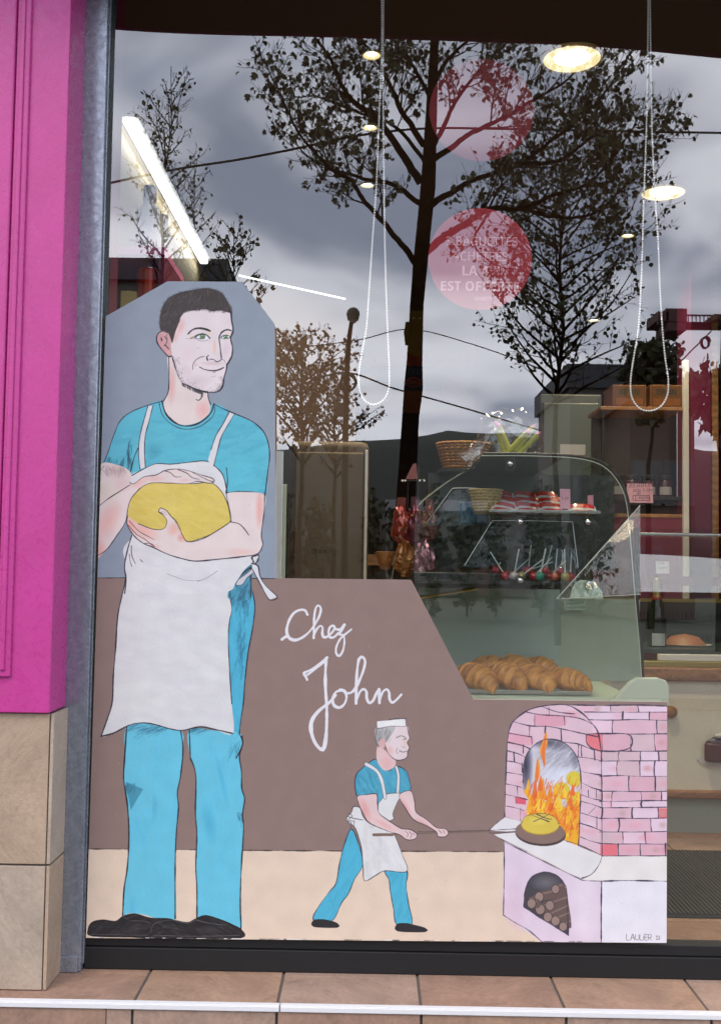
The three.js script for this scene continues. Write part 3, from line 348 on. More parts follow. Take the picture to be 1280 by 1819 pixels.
    fill([[203, 1646], [245, 1640], [292, 1648], [322, 1662], [320, 1680], [205, 1676]], col(35, 32, 36)); fill([[600, 1664], [640, 1658], [672, 1664], [737, 1682], [736, 1701], [603, 1697]], col(35, 32, 36));
    const ash = [[495, 880], [440, 920], [410, 950], [402, 1000], [414, 1058], [450, 1050], [506, 1045], [512, 1100], [560, 1090], [620, 1060], [665, 1030], [655, 960], [640, 930], [595, 912], [560, 935], [520, 905]];
    fill(ash, BL); brush(ash, [col(45, 115, 140, 0.25), col(95, 175, 195, 0.2)], 90, 40, 4, 1.2); ink(ash, 1.0, col(38, 32, 44), true, 0.6);
    const sk = [[512, 1098], [530, 1070], [552, 1046], [600, 1040], [622, 1046], [600, 1090], [582, 1140], [584, 1165], [520, 1175]], skirt = [[395, 1105], [425, 1110], [440, 1150], [470, 1180], [540, 1190], [586, 1232], [625, 1330], [648, 1412], [545, 1410], [500, 1432], [448, 1457], [440, 1390], [430, 1290], [402, 1205], [375, 1185], [362, 1160], [385, 1132]];
    fill(sk, wsh); fill(skirt, wsh); brush(skirt, [col(190, 188, 192, 0.3), col(216, 215, 216, 0.3)], 60, 60, 5, 1.3); ink(skirt, 1.0, col(60, 54, 62), true, 0.7); ink(sk, 0.8, col(80, 74, 82), true, 0.6);
    for (const p of [[[366, 1150], [392, 1160], [440, 1168]], [[362, 1170], [385, 1185], [378, 1218]], [[370, 1135], [390, 1150], [370, 1165], [395, 1175]], [[400, 1170], [395, 1200]]]) ink(p, 0.9, col(90, 84, 92));
    for (const [p, w] of [[[[455, 903], [505, 935], [530, 985], [545, 1062]], 5], [[[598, 916], [608, 960], [605, 1035]], 4]]) { ink(p, w + 1.2, col(60, 56, 64), false, 0.1); ink(p, w, wsh, false, 0.1); }
    ink([[490, 1239], [600, 1236], [760, 1230], [900, 1226], [1045, 1221]], 2.2, col(112, 92, 84), false, 0.2); ink([[490, 1239], [540, 1238], [580, 1238]], 5, col(118, 94, 84), false, 0.1); ink([[700, 1224], [850, 1222], [1045, 1216]], 0.6, col(60, 48, 48));
    const a1 = [[414, 1056], [460, 1048], [505, 1046], [508, 1090], [516, 1135], [560, 1170], [620, 1208], [665, 1214], [696, 1236], [686, 1258], [650, 1262], [612, 1238], [555, 1220], [470, 1182], [444, 1140], [424, 1100]], a2 = [[612, 1050], [665, 1030], [685, 1080], [692, 1130], [740, 1165], [790, 1205], [830, 1210], [845, 1230], [830, 1248], [795, 1246], [788, 1225], [740, 1195], [680, 1166], [640, 1110]];
    for (const a of [a2, a1]) { fill(a, col(212, 186, 186)); clip(a, () => { const o = a === a1 ? 0 : 190; blob(450 + o, 1120, 26, 70, col(212, 130, 128, 0.6), -0.4); blob(540 + o, 1190, 70, 16, col(214, 140, 136, 0.5), 0.5); }); ink(a, 0.9, col(64, 48, 54), true, 0.7); }
    for (const p of [[[640, 1222], [655, 1235], [648, 1250]], [[660, 1224], [672, 1238], [664, 1254]], [[678, 1230], [686, 1242]], [[800, 1216], [812, 1230]], [[820, 1216], [828, 1232]]]) ink(p, 0.7, col(80, 60, 64));
    fill([[512, 815], [505, 880], [530, 925], [556, 934], [592, 912], [592, 875], [560, 850]], col(208, 178, 178)); clip([[512, 815], [505, 880], [556, 934], [592, 912], [592, 875]], () => blob(555, 895, 30, 40, col(214, 150, 148, 0.5)));
    const f2 = [[585, 728], [650, 720], [656, 760], [661, 782], [650, 800], [661, 825], [652, 842], [650, 868], [630, 881], [595, 882], [560, 852], [545, 810], [555, 770]];
    fill(f2, col(212, 196, 198)); fill([[503, 728], [580, 722], [592, 735], [560, 785], [548, 800], [530, 780], [518, 822], [500, 785]], col(172, 170, 168)); hatch(505, 730, 575, 790, 90, 22, 2.2, col(110, 110, 112, 0.5), 0.5); fill([[520, 790], [538, 780], [548, 800], [540, 826], [524, 822]], col(206, 160, 160)); clip(f2, () => { blob(565, 840, 26, 30, col(214, 150, 146, 0.6)); blob(640, 800, 16, 30, col(218, 180, 165, 0.6)); });
    ink(f2.slice(1, 12), 0.9, col(60, 50, 58)); ink([[505, 730], [500, 785], [516, 822]], 0.9, col(70, 64, 70)); ink([[598, 778], [620, 768], [642, 776]], 1.0, col(70, 66, 70)); ink([[632, 785], [646, 782]], 1.2, col(50, 60, 60)); ink([[612, 838], [630, 846], [648, 840]], 0.8, col(80, 64, 70)); ink([[603, 826], [598, 840], [605, 852]], 0.5, col(120, 100, 105)); ink([[625, 820], [640, 824]], 0.6, col(100, 80, 86));
    fill([[506, 698], [560, 694], [640, 687], [643, 722], [575, 722], [508, 732]], col(216, 215, 215), false); ink([[506, 698], [560, 694], [640, 687], [643, 722], [575, 722], [508, 732], [506, 698]], 0.8, col(110, 100, 105)); ink([[565, 690], [600, 686], [645, 686]], 1.4, col(80, 72, 78));
    // --- brick oven
    patch(860, 1200, 2.938);
    const PK = col(208, 178, 190), line = (p, w = 1.1, c = col(62, 52, 72)) => ink(p, w, c, false, 0.9);
    const front = [[127, 290], [150, 240], [220, 185], [300, 160], [420, 152], [500, 190], [560, 250], [592, 300], [608, 400], [613, 942], [490, 882], [300, 800], [105, 735], [112, 500], [118, 360]];
    fill([[420, 152], [960, 160], [960, 942], [612, 942], [608, 400], [592, 300], [560, 250], [500, 190]], PK, false); fill(front, PK, false);
    const rows = [[160, 190], [190, 232], [232, 305], [305, 395], [395, 445], [445, 525], [525, 605], [605, 655], [655, 690], [690, 745], [745, 815], [815, 878], [878, 942]];
    const tints = [col(216, 186, 200), col(208, 170, 184), col(200, 172, 180), col(214, 190, 204), col(206, 162, 176)];
    const splits = [[660, 800], [580, 720, 860], [580, 668, 900], [612, 762, 888], [610, 700, 812, 908], [690, 808, 885], [612, 752, 888], [612, 665, 815, 920], [612, 660, 818], [612, 768, 905], [580, 700, 868], [720, 838], [588, 696, 812, 942]];
    rows.forEach(([a, b], i) => { const xs = [i < 3 ? 520 + i * 20 : 600, ...splits[i].filter((x) => x > 602), 958]; for (let k = 0; k + 1 < xs.length; k++) { const red = (i === 3 && k === 0) || (i === 9 && k === xs.length - 2) || (i === 12 && k === 0); fill([[xs[k] + 3, a + 3], [xs[k + 1] - 3, a + 3], [xs[k + 1] - 3, b - 3], [xs[k] + 3, b - 3]], red ? col(214, 112, 122) : tints[Math.floor(R() * 5)], false); if (R() < 0.3) blob(lerp(xs[k], xs[k + 1], 0.4 + 0.3 * R()), (a + b) / 2, 26, 22, col(178, 150, 140, 0.65)); if (R() < 0.5 && !red) blob(lerp(xs[k], xs[k + 1], R()), (a + b) / 2, 50, 24, col(214, 140, 156, 0.4)); }
      const w = (x) => (R() - 0.5) * 7; line([[xs[0], b + w()], [lerp(xs[0], 958, 0.3), b + w()], [lerp(xs[0], 958, 0.6), b + w()], [958, b + w()]]); xs.slice(1, -1).forEach((x) => line([[x + w(), a], [x + w(), (a + b) / 2], [x + w(), b]], 1.4)); });
    fill([[530, 310], [565, 303], [610, 303], [610, 392], [575, 388], [535, 360]], col(214, 116, 124)); line([[530, 308], [532, 350], [560, 380], [608, 394]], 1.3); line([[530, 306], [600, 303], [750, 308], [764, 370], [700, 394], [608, 394]], 1.3);
    // front courses
    clip(front, () => { for (let k = 0; k < 26; k++) blob(lerp(110, 600, R()), lerp(170, 900, R()), 50, 26, [col(214, 140, 156, 0.4), col(220, 196, 208, 0.6), col(204, 158, 172, 0.5)][k % 3]);
      fill([[272, 205], [410, 212], [412, 262], [270, 258]], col(208, 152, 168)); fill([[128, 302], [246, 318], [246, 362], [124, 346]], col(212, 158, 174)); fill([[162, 632], [215, 640], [216, 674], [164, 668]], col(206, 88, 106), false);
      line([[150, 240], [235, 262], [330, 266], [400, 278], [500, 300], [592, 320]]); line([[215, 190], [300, 205], [420, 212], [500, 225], [560, 252]]); line([[300, 162], [380, 190], [470, 200]]); line([[128, 300], [190, 312], [246, 320]]); line([[122, 348], [200, 366], [238, 384]]); line([[118, 392], [180, 410], [220, 432]]); line([[115, 445], [170, 455], [205, 470]]); line([[112, 505], [160, 512], [200, 520]]); line([[110, 565], [160, 575], [195, 585]]); line([[108, 620], [165, 632], [222, 648]]); line([[106, 680], [160, 690], [205, 705]]);
      line([[395, 345], [450, 352], [490, 358], [570, 390]]); line([[480, 425], [550, 432], [608, 445]]); line([[500, 500], [560, 512], [612, 520]]); line([[508, 560], [560, 585], [612, 600]]); line([[505, 622], [560, 642], [612, 652]]); line([[500, 655], [560, 672], [612, 690]]); line([[498, 715], [560, 735], [612, 748]]); line([[495, 770], [560, 790], [612, 812]]); line([[490, 838], [550, 862], [612, 878]]); line([[540, 725], [585, 680]], 0.6);
      for (const [x, a, b] of [[262, 200, 262], [415, 212, 262], [318, 264, 300], [398, 278, 340], [235, 262, 312], [202, 362, 405], [245, 318, 362], [152, 398, 448], [195, 455, 508], [170, 580, 632], [188, 690, 760], [160, 635, 668], [490, 358, 425], [572, 390, 440], [505, 395, 428], [582, 590, 640], [540, 600, 640], [585, 735, 800], [335, 166, 205], [505, 365, 420]]) line([[x, a], [x + (R() - 0.5) * 8, b]], 1.2); });
    const mouth = [[200, 560], [205, 460], [240, 382], [310, 335], [390, 340], [450, 380], [490, 450], [503, 560], [498, 700], [490, 884], [420, 858], [230, 740], [228, 650], [205, 610]];
    fill(mouth, col(192, 190, 200)); clip(mouth, () => { blob(380, 420, 120, 90, col(150, 148, 160, 0.8)); blob(400, 550, 90, 90, col(206, 210, 226, 0.9)); blob(330, 350, 160, 40, col(60, 56, 70, 0.8), 0.1); blob(215, 470, 40, 170, col(44, 40, 58, 0.95)); blob(470, 430, 30, 90, col(90, 88, 104, 0.7), -0.2); hatch(270, 400, 470, 600, 90, 60, -0.7, col(220, 224, 234, 0.12), 2.2); hatch(270, 360, 470, 480, 60, 50, -0.7, col(120, 118, 130, 0.12), 2);
      for (const [x, y, r] of [[466, 540, 40], [402, 602, 44], [468, 650, 44]]) { blob(x, y, r, r, col(206, 186, 62), 0, false); blob(x, y, r * 0.7, r * 0.7, col(214, 196, 70, 0.8)); }
      const FL = [col(224, 138, 34), col(228, 168, 40), col(220, 108, 44), col(232, 190, 60)]; fill([[205, 600], [240, 620], [300, 650], [370, 670], [430, 690], [500, 700], [495, 890], [420, 870], [230, 760]], col(226, 160, 44)); for (let i = 0; i < 80; i++) { const x = lerp(215, 500, R()), y = lerp(620, 870, R()), l = 30 + 50 * R(), w = 8 + 10 * R(), b = (R() - 0.5) * 24; fill([[x - w, y], [x - w * 0.4 + b * 0.3, y - l * 0.5], [x + b, y - l], [x + w * 0.6 + b * 0.3, y - l * 0.4], [x + w, y]], FL[i % 4]); }
      for (const [x, y, l, w] of [[225, 640, 100, 14], [262, 640, 110, 13], [300, 640, 105, 18], [340, 660, 90, 16], [375, 690, 60, 14], [290, 600, 80, 12]]) fill([[x - w, y], [x - w * 0.7, y - l * 0.45], [x + 4, y - l], [x + w * 0.8, y - l * 0.4], [x + w, y]], FL[(x | 0) % 4]); hatch(225, 560, 500, 860, 130, 34, -1.2, col(214, 84, 40, 0.4), 1.6); });
    for (const f of [[[300, 350], [322, 292], [328, 350], [318, 400], [318, 468], [300, 440], [288, 390]], [[262, 520], [276, 430], [290, 490], [280, 545], [264, 546]]]) { fill(f, col(226, 150, 50)); const m = f.map(([x, y]) => [lerp(x, f[0][0] + 8, 0.4), y + 10]); fill(m, col(214, 100, 60, 0.7)); }
    line(mouth.slice(0, 10), 1.3); line(front.slice(0, 9), 1.4); line([[420, 152], [600, 156], [800, 154], [958, 160]], 1.4); line([[608, 400], [611, 700], [613, 942]], 0.9); line([[127, 290], [118, 360], [112, 500], [105, 735]], 1.3);
    // shelf, base
    fill([[25, 808], [70, 765], [105, 738], [190, 762], [170, 818]], col(214, 210, 212), false); line([[22, 808], [70, 765], [105, 738]]); line([[25, 808], [165, 800]]);
    fill([[103, 860], [300, 960], [500, 1065], [608, 1075], [608, 1395], [305, 1395], [98, 1250]], col(210, 194, 208), false); fill([[608, 1060], [960, 1060], [960, 1400], [608, 1400]], col(217, 214, 222), false); clip([[103, 860], [500, 1065], [608, 1075], [608, 1395], [305, 1395], [98, 1250]], () => { blob(150, 1200, 80, 240, col(206, 178, 196, 0.7)); blob(520, 1200, 80, 260, col(220, 208, 218, 0.8)); });
    fill([[612, 942], [960, 942], [960, 1074], [505, 1070], [570, 1030], [600, 980]], col(218, 213, 210), false); fill([[45, 830], [170, 816], [420, 862], [613, 942], [580, 1020], [505, 1068], [300, 955]], col(214, 211, 212), false); line([[45, 830], [180, 905], [320, 975], [505, 1066]], 1.1); line([[100, 870], [250, 942], [430, 1030], [508, 1060]], 0.6, col(130, 122, 132)); line([[612, 942], [598, 985], [560, 1035], [508, 1058]], 1.2); line([[505, 1068], [600, 1073], [760, 1070], [958, 1074]], 1.3); line([[612, 942], [760, 941], [958, 942]], 0.9); line([[430, 866], [490, 882], [612, 940]], 1.1); line([[610, 1075], [608, 1200], [608, 1395]], 1.8); line([[103, 880], [102, 1060], [98, 1250]], 1.1); line([[98, 1250], [160, 1290], [230, 1330], [305, 1395]], 1.3); ink([[25, 822], [90, 820], [165, 815]], 2, col(100, 84, 80), false, 0.2);
    blob(292, 826, 130, 62, col(70, 56, 54), 0.05, false); blob(290, 816, 128, 60, col(128, 104, 96), 0.05, false); blob(290, 786, 97, 46, col(160, 130, 60), 0, false); blob(290, 774, 97, 52, col(206, 182, 74), 0, false); blob(280, 760, 60, 26, col(220, 200, 96, 0.8)); line([[245, 728], [290, 745], [335, 762]], 1); line([[330, 728], [295, 745], [255, 762]], 1); line([[270, 722], [320, 745], [350, 750]], 0.8); line([[195, 770], [215, 735], [290, 720], [360, 735], [386, 775]], 0.8, col(110, 90, 50));
    const wood = [[205, 1208], [212, 1120], [250, 1050], [310, 1026], [370, 1040], [415, 1090], [433, 1150], [437, 1355], [330, 1290]]; const woodS = [...spline(wood.slice(0, 7), false, 12), [437, 1355]];
    fill(woodS, col(64, 60, 66), false); clip(woodS, () => { blob(320, 1080, 90, 50, col(112, 110, 118, 0.8)); for (const [x0, y0, x1, y1, r] of [[245, 1180, 300, 1150, 22], [285, 1155, 430, 1120, 24], [370, 1115, 430, 1095, 22], [290, 1220, 420, 1170, 26], [340, 1200, 440, 1165, 24], [330, 1260, 440, 1210, 24], [370, 1280, 440, 1250, 24], [410, 1310, 450, 1290, 22], [245, 1190, 270, 1190, 24]]) { ink([[x0, y0], [x1, y1]], r * 2 / os, col(96, 78, 74), false, 0); ink([[x0, y0 - r * 0.5], [x1, y1 - r * 0.5]], 3, col(124, 104, 98), false, 0.3); blob(x0, y0, r, r * 1.1, col(60, 48, 48), 0, false); blob(x0, y0, r * 0.86, r * 0.95, col(142, 120, 112), 0, false); } });
    line(woodS.filter((_, i) => i % 3 === 0 || i === woodS.length - 1), 1.6); line([[437, 1355], [330, 1290], [205, 1208]], 1.4);
    // signature
    const sg = (p) => ink(p, 0.9, col(120, 116, 118), false, 0.3), L = (x, y, w, h, segs) => segs.forEach((s) => sg(s.map(([a, b]) => [x + a * w, y + b * h])));
    L(740, 1350, 16, 30, [[[0, 0], [0, 1], [1, 1]]]); L(762, 1350, 20, 30, [[[0, 1], [0.5, 0], [1, 1]], [[0.2, 0.6], [0.8, 0.6]]]); L(787, 1352, 17, 28, [[[0, 0], [0, 0.8], [0.5, 1], [1, 0.8], [1, 0]]]); L(810, 1352, 14, 28, [[[0, 0], [0, 1], [1, 1]]]); L(829, 1360, 4, 20, [[[0, 0], [0, 1]], [[0, -0.6], [0.2, -0.5]]]); L(836, 1352, 13, 28, [[[1, 0], [0, 0], [0, 1], [1, 1]], [[0, 0.5], [0.8, 0.5]]]); L(854, 1352, 15, 28, [[[0, 1], [0, 0], [1, 0.1], [0.9, 0.5], [0, 0.55]], [[0.3, 0.55], [1, 1]]]); L(894, 1358, 7, 20, [[[0, 0.2], [0.6, 0], [0.6, 1]], [[0, 1], [1, 1]]]); L(904, 1358, 10, 20, [[[0, 0.1], [0.8, 0.1], [0.4, 0.45], [0.9, 0.7], [0.5, 1], [0, 0.9]]]);
    // worn edges, specks and the grain of the board
    patch(0, 0, 1); for (const [a, b] of [[[155, 1664], [668, 1669]], [[668, 1669], [1183, 1673]]]) for (let i = 0; i < 26; i++) { const t = R(), x = lerp(a[0], b[0], t), y = lerp(a[1], b[1], t) + 1; ink([[x, y], [x + 4 + 16 * R(), y]], 0.8, [col(60, 50, 54), col(225, 222, 222)][i % 2], false, 0.6); }
    for (let i = 0; i < 90; i++) { const x = lerp(160, 1180, R()), y = lerp(520, 1660, R()); ink([[x, y], [x + 0.6, y]], 0.6, [col(90, 76, 78, 0.5), col(220, 215, 215, 0.5)][i % 2], false, 0); }
    const im = g.getImageData(0, 0, CW, CH), d = im.data; for (let j = 0; j < CH; j++) for (let i = 0; i < CW; i++) { const k = 1 + 0.035 * (R() - 0.5) + 0.03 * noise.noise(i * 0.02, j * 0.02, 1) + 0.025 * noise.noise(i * 0.15, j * 0.6, 2), o = 4 * (j * CW + i); d[o] *= k; d[o + 1] *= k; d[o + 2] *= k; } g.putImageData(im, 0, 0);
  });
  const panel = thing('painted_panel', 'cut-out panel painted with a baker holding a loaf and a brick oven', 'panel');
  mesh('board', slab(wp, 0.006), std([0.55, 0.53, 0.52], 0.7), panel).position.z = ZB - 0.0065;
  const fg = new THREE.ShapeGeometry(new THREE.Shape(wp.map(([x, y]) => new THREE.Vector2(x, y)))), p = fg.attributes.position, uv = fg.attributes.uv;
  for (let i = 0; i < p.count; i++) uv.setXY(i, (p.getX(i) - X0) / (CW / S), 1 - (Y1 - p.getY(i)) / (CH / S));
  paint.anisotropy = 8;
  mesh('painted_face', fg, std('#ffffff', 0.62, { map: paint, bumpMap: T.grain, bumpScale: 0.0004 }), panel).position.z = ZB;
}
// ---------- the street behind the camera, which the window mirrors ----------
function branchGeo(paths) { // paths: [{pts:[Vector3], r0, r1, sides}] -> one geometry of tapered tubes
  const pos = [], nor = [], uv = [], idx = []; let base = 0;
  for (const { pts, r0, r1, sides = 4 } of paths) {
    const n = pts.length; let ref = V(0.31, 0.2, 0.93);
    for (let i = 0; i < n; i++) {
      const d = pts[Math.min(i + 1, n - 1)].clone().sub(pts[Math.max(i - 1, 0)]).normalize(), a = V(0, 0, 0).crossVectors(d, ref).normalize(), b = V(0, 0, 0).crossVectors(d, a);
      const r = Array.isArray(r0) ? r0[i] : lerp(r0, r1, i / (n - 1));
      for (let k = 0; k <= sides; k++) { const t = k / sides * 2 * Math.PI, c = Math.cos(t), s = Math.sin(t); pos.push(pts[i].x + r * (a.x * c + b.x * s), pts[i].y + r * (a.y * c + b.y * s), pts[i].z + r * (a.z * c + b.z * s)); nor.push(a.x * c + b.x * s, a.y * c + b.y * s, a.z * c + b.z * s); uv.push(k / sides * Math.max(0.1, r * 6), pts[i].y); }
      if (i + 1 < n) for (let k = 0; k < sides; k++) { const o = base + i * (sides + 1) + k, q = o + sides + 1; idx.push(o, q, o + 1, o + 1, q, q + 1); }
    }
    base = pos.length / 3;
  }
  const g = new THREE.BufferGeometry(); g.setAttribute('position', new THREE.Float32BufferAttribute(pos, 3)); g.setAttribute('normal', new THREE.Float32BufferAttribute(nor, 3)); g.setAttribute('uv', new THREE.Float32BufferAttribute(uv, 2)); g.setIndex(idx); return g;
}
const leafShape = [[0, 0], [0.30, 0.06], [0.52, 0.34], [0.30, 0.42], [0.36, 0.72], [0.14, 0.66], [0, 1], [-0.16, 0.64], [-0.38, 0.70], [-0.28, 0.40], [-0.50, 0.32], [-0.28, 0.05]];
const leafTri = [[0, 1, 3], [1, 2, 3], [0, 3, 5], [3, 4, 5], [0, 5, 7], [5, 6, 7], [0, 7, 9], [7, 8, 9], [0, 9, 11], [9, 10, 11]];
const simpleTri = [[0, 2, 4], [0, 4, 6], [0, 6, 8], [0, 8, 10]];
function leafGeo(list, tris) { // list: [{p, s, r}] (r = three random numbers)
  const pos = [], nor = [], q = new THREE.Quaternion(), e = new THREE.Euler();
  const v = leafShape.map(() => V(0, 0, 0)), n = V(0, 0, 0);
  for (const { p, s, r } of list) {
    q.setFromEuler(e.set((r[0] - 0.5) * 2.6, r[1] * 6.28, Math.PI + (r[2] - 0.5) * 2.4));
    leafShape.forEach(([x, y], i) => v[i].set(x * s, y * s, 0.25 * s * Math.sin(y * 2 + r[0] * 5) + 0.2 * s * x * x * (r[1] - 0.3) * 4).applyQuaternion(q).add(p)); n.set(0, 0, 1).applyQuaternion(q);
    for (const t of tris) for (const k of t) { pos.push(v[k].x, v[k].y, v[k].z); nor.push(n.x, n.y, n.z); }
  }
  const g = new THREE.BufferGeometry(); g.setAttribute('position', new THREE.Float32BufferAttribute(pos, 3)); g.setAttribute('normal', new THREE.Float32BufferAttribute(nor, 3)); return g;
}
// grow side shoots from the given limbs; limbs: [{pts, r0, r1}]
function growTree(R, limbs, { levels = 3, gap = 0.22, len = 0.9, leaf = 0.075, leaves = 0.6, lift = 0.35, start = 0.12, spread = 0.9, twig = 0.0035 }) {
  const paths = [], lv = [], rand = () => R() - 0.5;
  const shoot = (pts, r0, r1, level, L) => {
    paths.push({ pts, r0, r1, sides: level === 0 ? 7 : level === 1 ? 5 : 3 });
    const cum = [0]; for (let i = 1; i < pts.length; i++) cum.push(cum[i - 1] + pts[i].distanceTo(pts[i - 1]));
    const total = cum[cum.length - 1];
    const pick = (s) => { let i = 1; while (i < pts.length - 1 && cum[i] < s) i++; const t = clamp((s - cum[i - 1]) / (cum[i] - cum[i - 1] + 1e-9)); return [pts[i - 1].clone().lerp(pts[i], t), pts[i].clone().sub(pts[i - 1]).normalize()]; };
    if (level >= levels - 1) { const m = Math.floor(total / 0.09 * leaves + R()); for (let k = 0; k < m; k++) { const [p] = pick(total * (0.25 + 0.75 * R())); p.add(V(rand(), rand() - 0.25, rand()).multiplyScalar(leaf * 1.1)); lv.push({ p, s: leaf * (0.6 + 0.8 * R() * R() + 0.2 * R()), r: [R(), R(), R()] }); } }
    if (level >= levels) return;
    const g = gap * (level === 0 ? 1 : level === 1 ? 0.72 : 0.6);
    for (let s = total * (level === 0 ? start : 0.15) + g * R(); s < total; s += g * (0.55 + 0.9 * R())) {
      const [p, d] = pick(s), f = 1 - 0.62 * s / total, l = L * f * (0.55 + 0.8 * R());
      const side = V(rand(), rand() * 0.6, rand()).normalize(); side.addScaledVector(d, -side.dot(d)).normalize();
      const dir = d.clone().multiplyScalar(0.55 + 0.3 * R()).addScaledVector(side, spread * (0.7 + 0.5 * R())).add(V(0, lift * (0.4 + R()), 0)).normalize();
      const q = [p.clone()]; let c = p.clone(); const m = level === 0 ? 5 : 4; for (let k = 1; k <= m; k++) { dir.add(V(rand(), rand() + 0.08, rand()).multiplyScalar(0.34)).normalize(); c = c.clone().addScaledVector(dir, l / m); q.push(c); }
      const rr = Math.max(twig, (Array.isArray(r0) ? lerp(r0[0], r0[r0.length - 1], s / total) : lerp(r0, r1, s / total)) * (level === 0 ? 0.42 : 0.55)); shoot(q, rr, twig * 0.7, level + 1, L * 0.5);
    }
  };
  for (const l of limbs) shoot(l.pts, l.r0, l.r1 ?? twig, l.level ?? 0, l.len ?? len);
  return { paths, lv };
}
const zig = (pts, R, amp) => { const c = new THREE.CatmullRomCurve3(pts), n = pts.length * 4; return c.getPoints(n).map((p, i) => i && i < n ? p.add(V((R() - 0.5) * amp, (R() - 0.5) * amp, (R() - 0.5) * amp)) : p); };

{ // the large plane tree across the street
  const DT = 9.1, R = rng(404), d0 = DT + 3.39, px = d0 / 1900;
  const base = mir(716, 1040, DT); base.y = -0.07;
  const m = (x, y, dz = 0) => mir(x, y, DT + dz).sub(base);
  const tr = [[714, 1060, 42], [718, 930, 37], [724, 830, 34], [729, 740, 31], [734, 690, 35], [736, 640, 29], [740, 540, 25], [746, 470, 27], [753, 400, 27], [760, 330, 28], [764, 240, 23], [768, 150, 19], [772, 60, 16], [776, -80, 12], [784, -220, 6]];
  const trunkPts = tr.map(([x, y]) => m(x, y)); trunkPts[0].set(0, 0, 0); const trunkR = tr.map((t) => t[2] * px / 2);
  const L = (list, w, dz, o = {}) => { const n = list.length; return { pts: zig(list.map(([x, y], i) => m(x, y, dz * (i / (n - 1)) ** 1.2)), R, 0.02), r0: w * px * 0.4, r1: 0.006, ...o }; };
  const limbs = [
    L([[747, 325], [712, 272], [665, 208], [618, 172], [590, 111], [554, 60], [530, 20]], 20, -0.5), L([[752, 258], [715, 198], [689, 144], [665, 100], [638, 64], [620, 10]], 15, 0.6),
    L([[737, 468], [709, 430], [680, 396], [645, 356], [626, 324], [588, 300], [531, 235], [497, 165], [470, 110]], 15, -0.9), L([[746, 362], [699, 329], [650, 318], [590, 300], [545, 278], [515, 240]], 13, 1.0), L([[756, 290], [700, 225], [640, 200], [560, 172], [500, 175]], 10, 0.9),
    L([[752, 452], [790, 420], [830, 395], [870, 372], [925, 370], [990, 345], [1050, 322], [1095, 270], [1130, 215]], 19, -0.6), L([[764, 366], [795, 345], [840, 320], [920, 290], [980, 250], [1070, 170], [1110, 105], [1150, 60]], 16, 0.8), L([[764, 285], [800, 262], [830, 240], [890, 210], [960, 170], [1015, 135], [1060, 60]], 15, -0.8), L([[766, 262], [788, 225], [806, 185], [855, 120], [900, 75], [930, 20]], 13, 0.7), L([[770, 150], [800, 100], [840, 60], [870, 0]], 11, -0.4), L([[768, 180], [740, 130], [715, 80], [700, 20]], 11, 0.5), L([[925, 370], [985, 385], [1050, 380], [1110, 330], [1160, 300]], 9, -0.9), L([[920, 290], [990, 285], [1060, 240], [1130, 235], [1190, 250]], 9, 0.9), L([[772, 60], [740, 10], [700, -60]], 9, 0.4), L([[774, 20], [820, -40], [870, -120]], 9, -0.4), L([[872, 372], [840, 430], [880, 470], [930, 480]], 6, -0.4),
  ];
  const t = growTree(R, limbs, { levels: 3, gap: 0.135, len: 0.95, leaf: 0.078, leaves: 0.6, lift: 0.42, start: 0.2, spread: 0.85 });
  const o = thing('plane_tree', 'big half-bare plane tree mirrored in the middle of the glass, branching left and right', 'tree', base);
  mesh('trunk', branchGeo([{ pts: trunkPts, r0: trunkR, sides: 12 }, { pts: [m(727, 612), m(724, 590), m(723, 572)], r0: [0.055, 0.05, 0.02], sides: 6 }]), M.bark, o); mesh('branch', branchGeo(t.paths), M.bark, o);
  mesh('crown', leafGeo(t.lv, leafTri), M.leafDark, o).userData.kind = 'stuff';
  
}
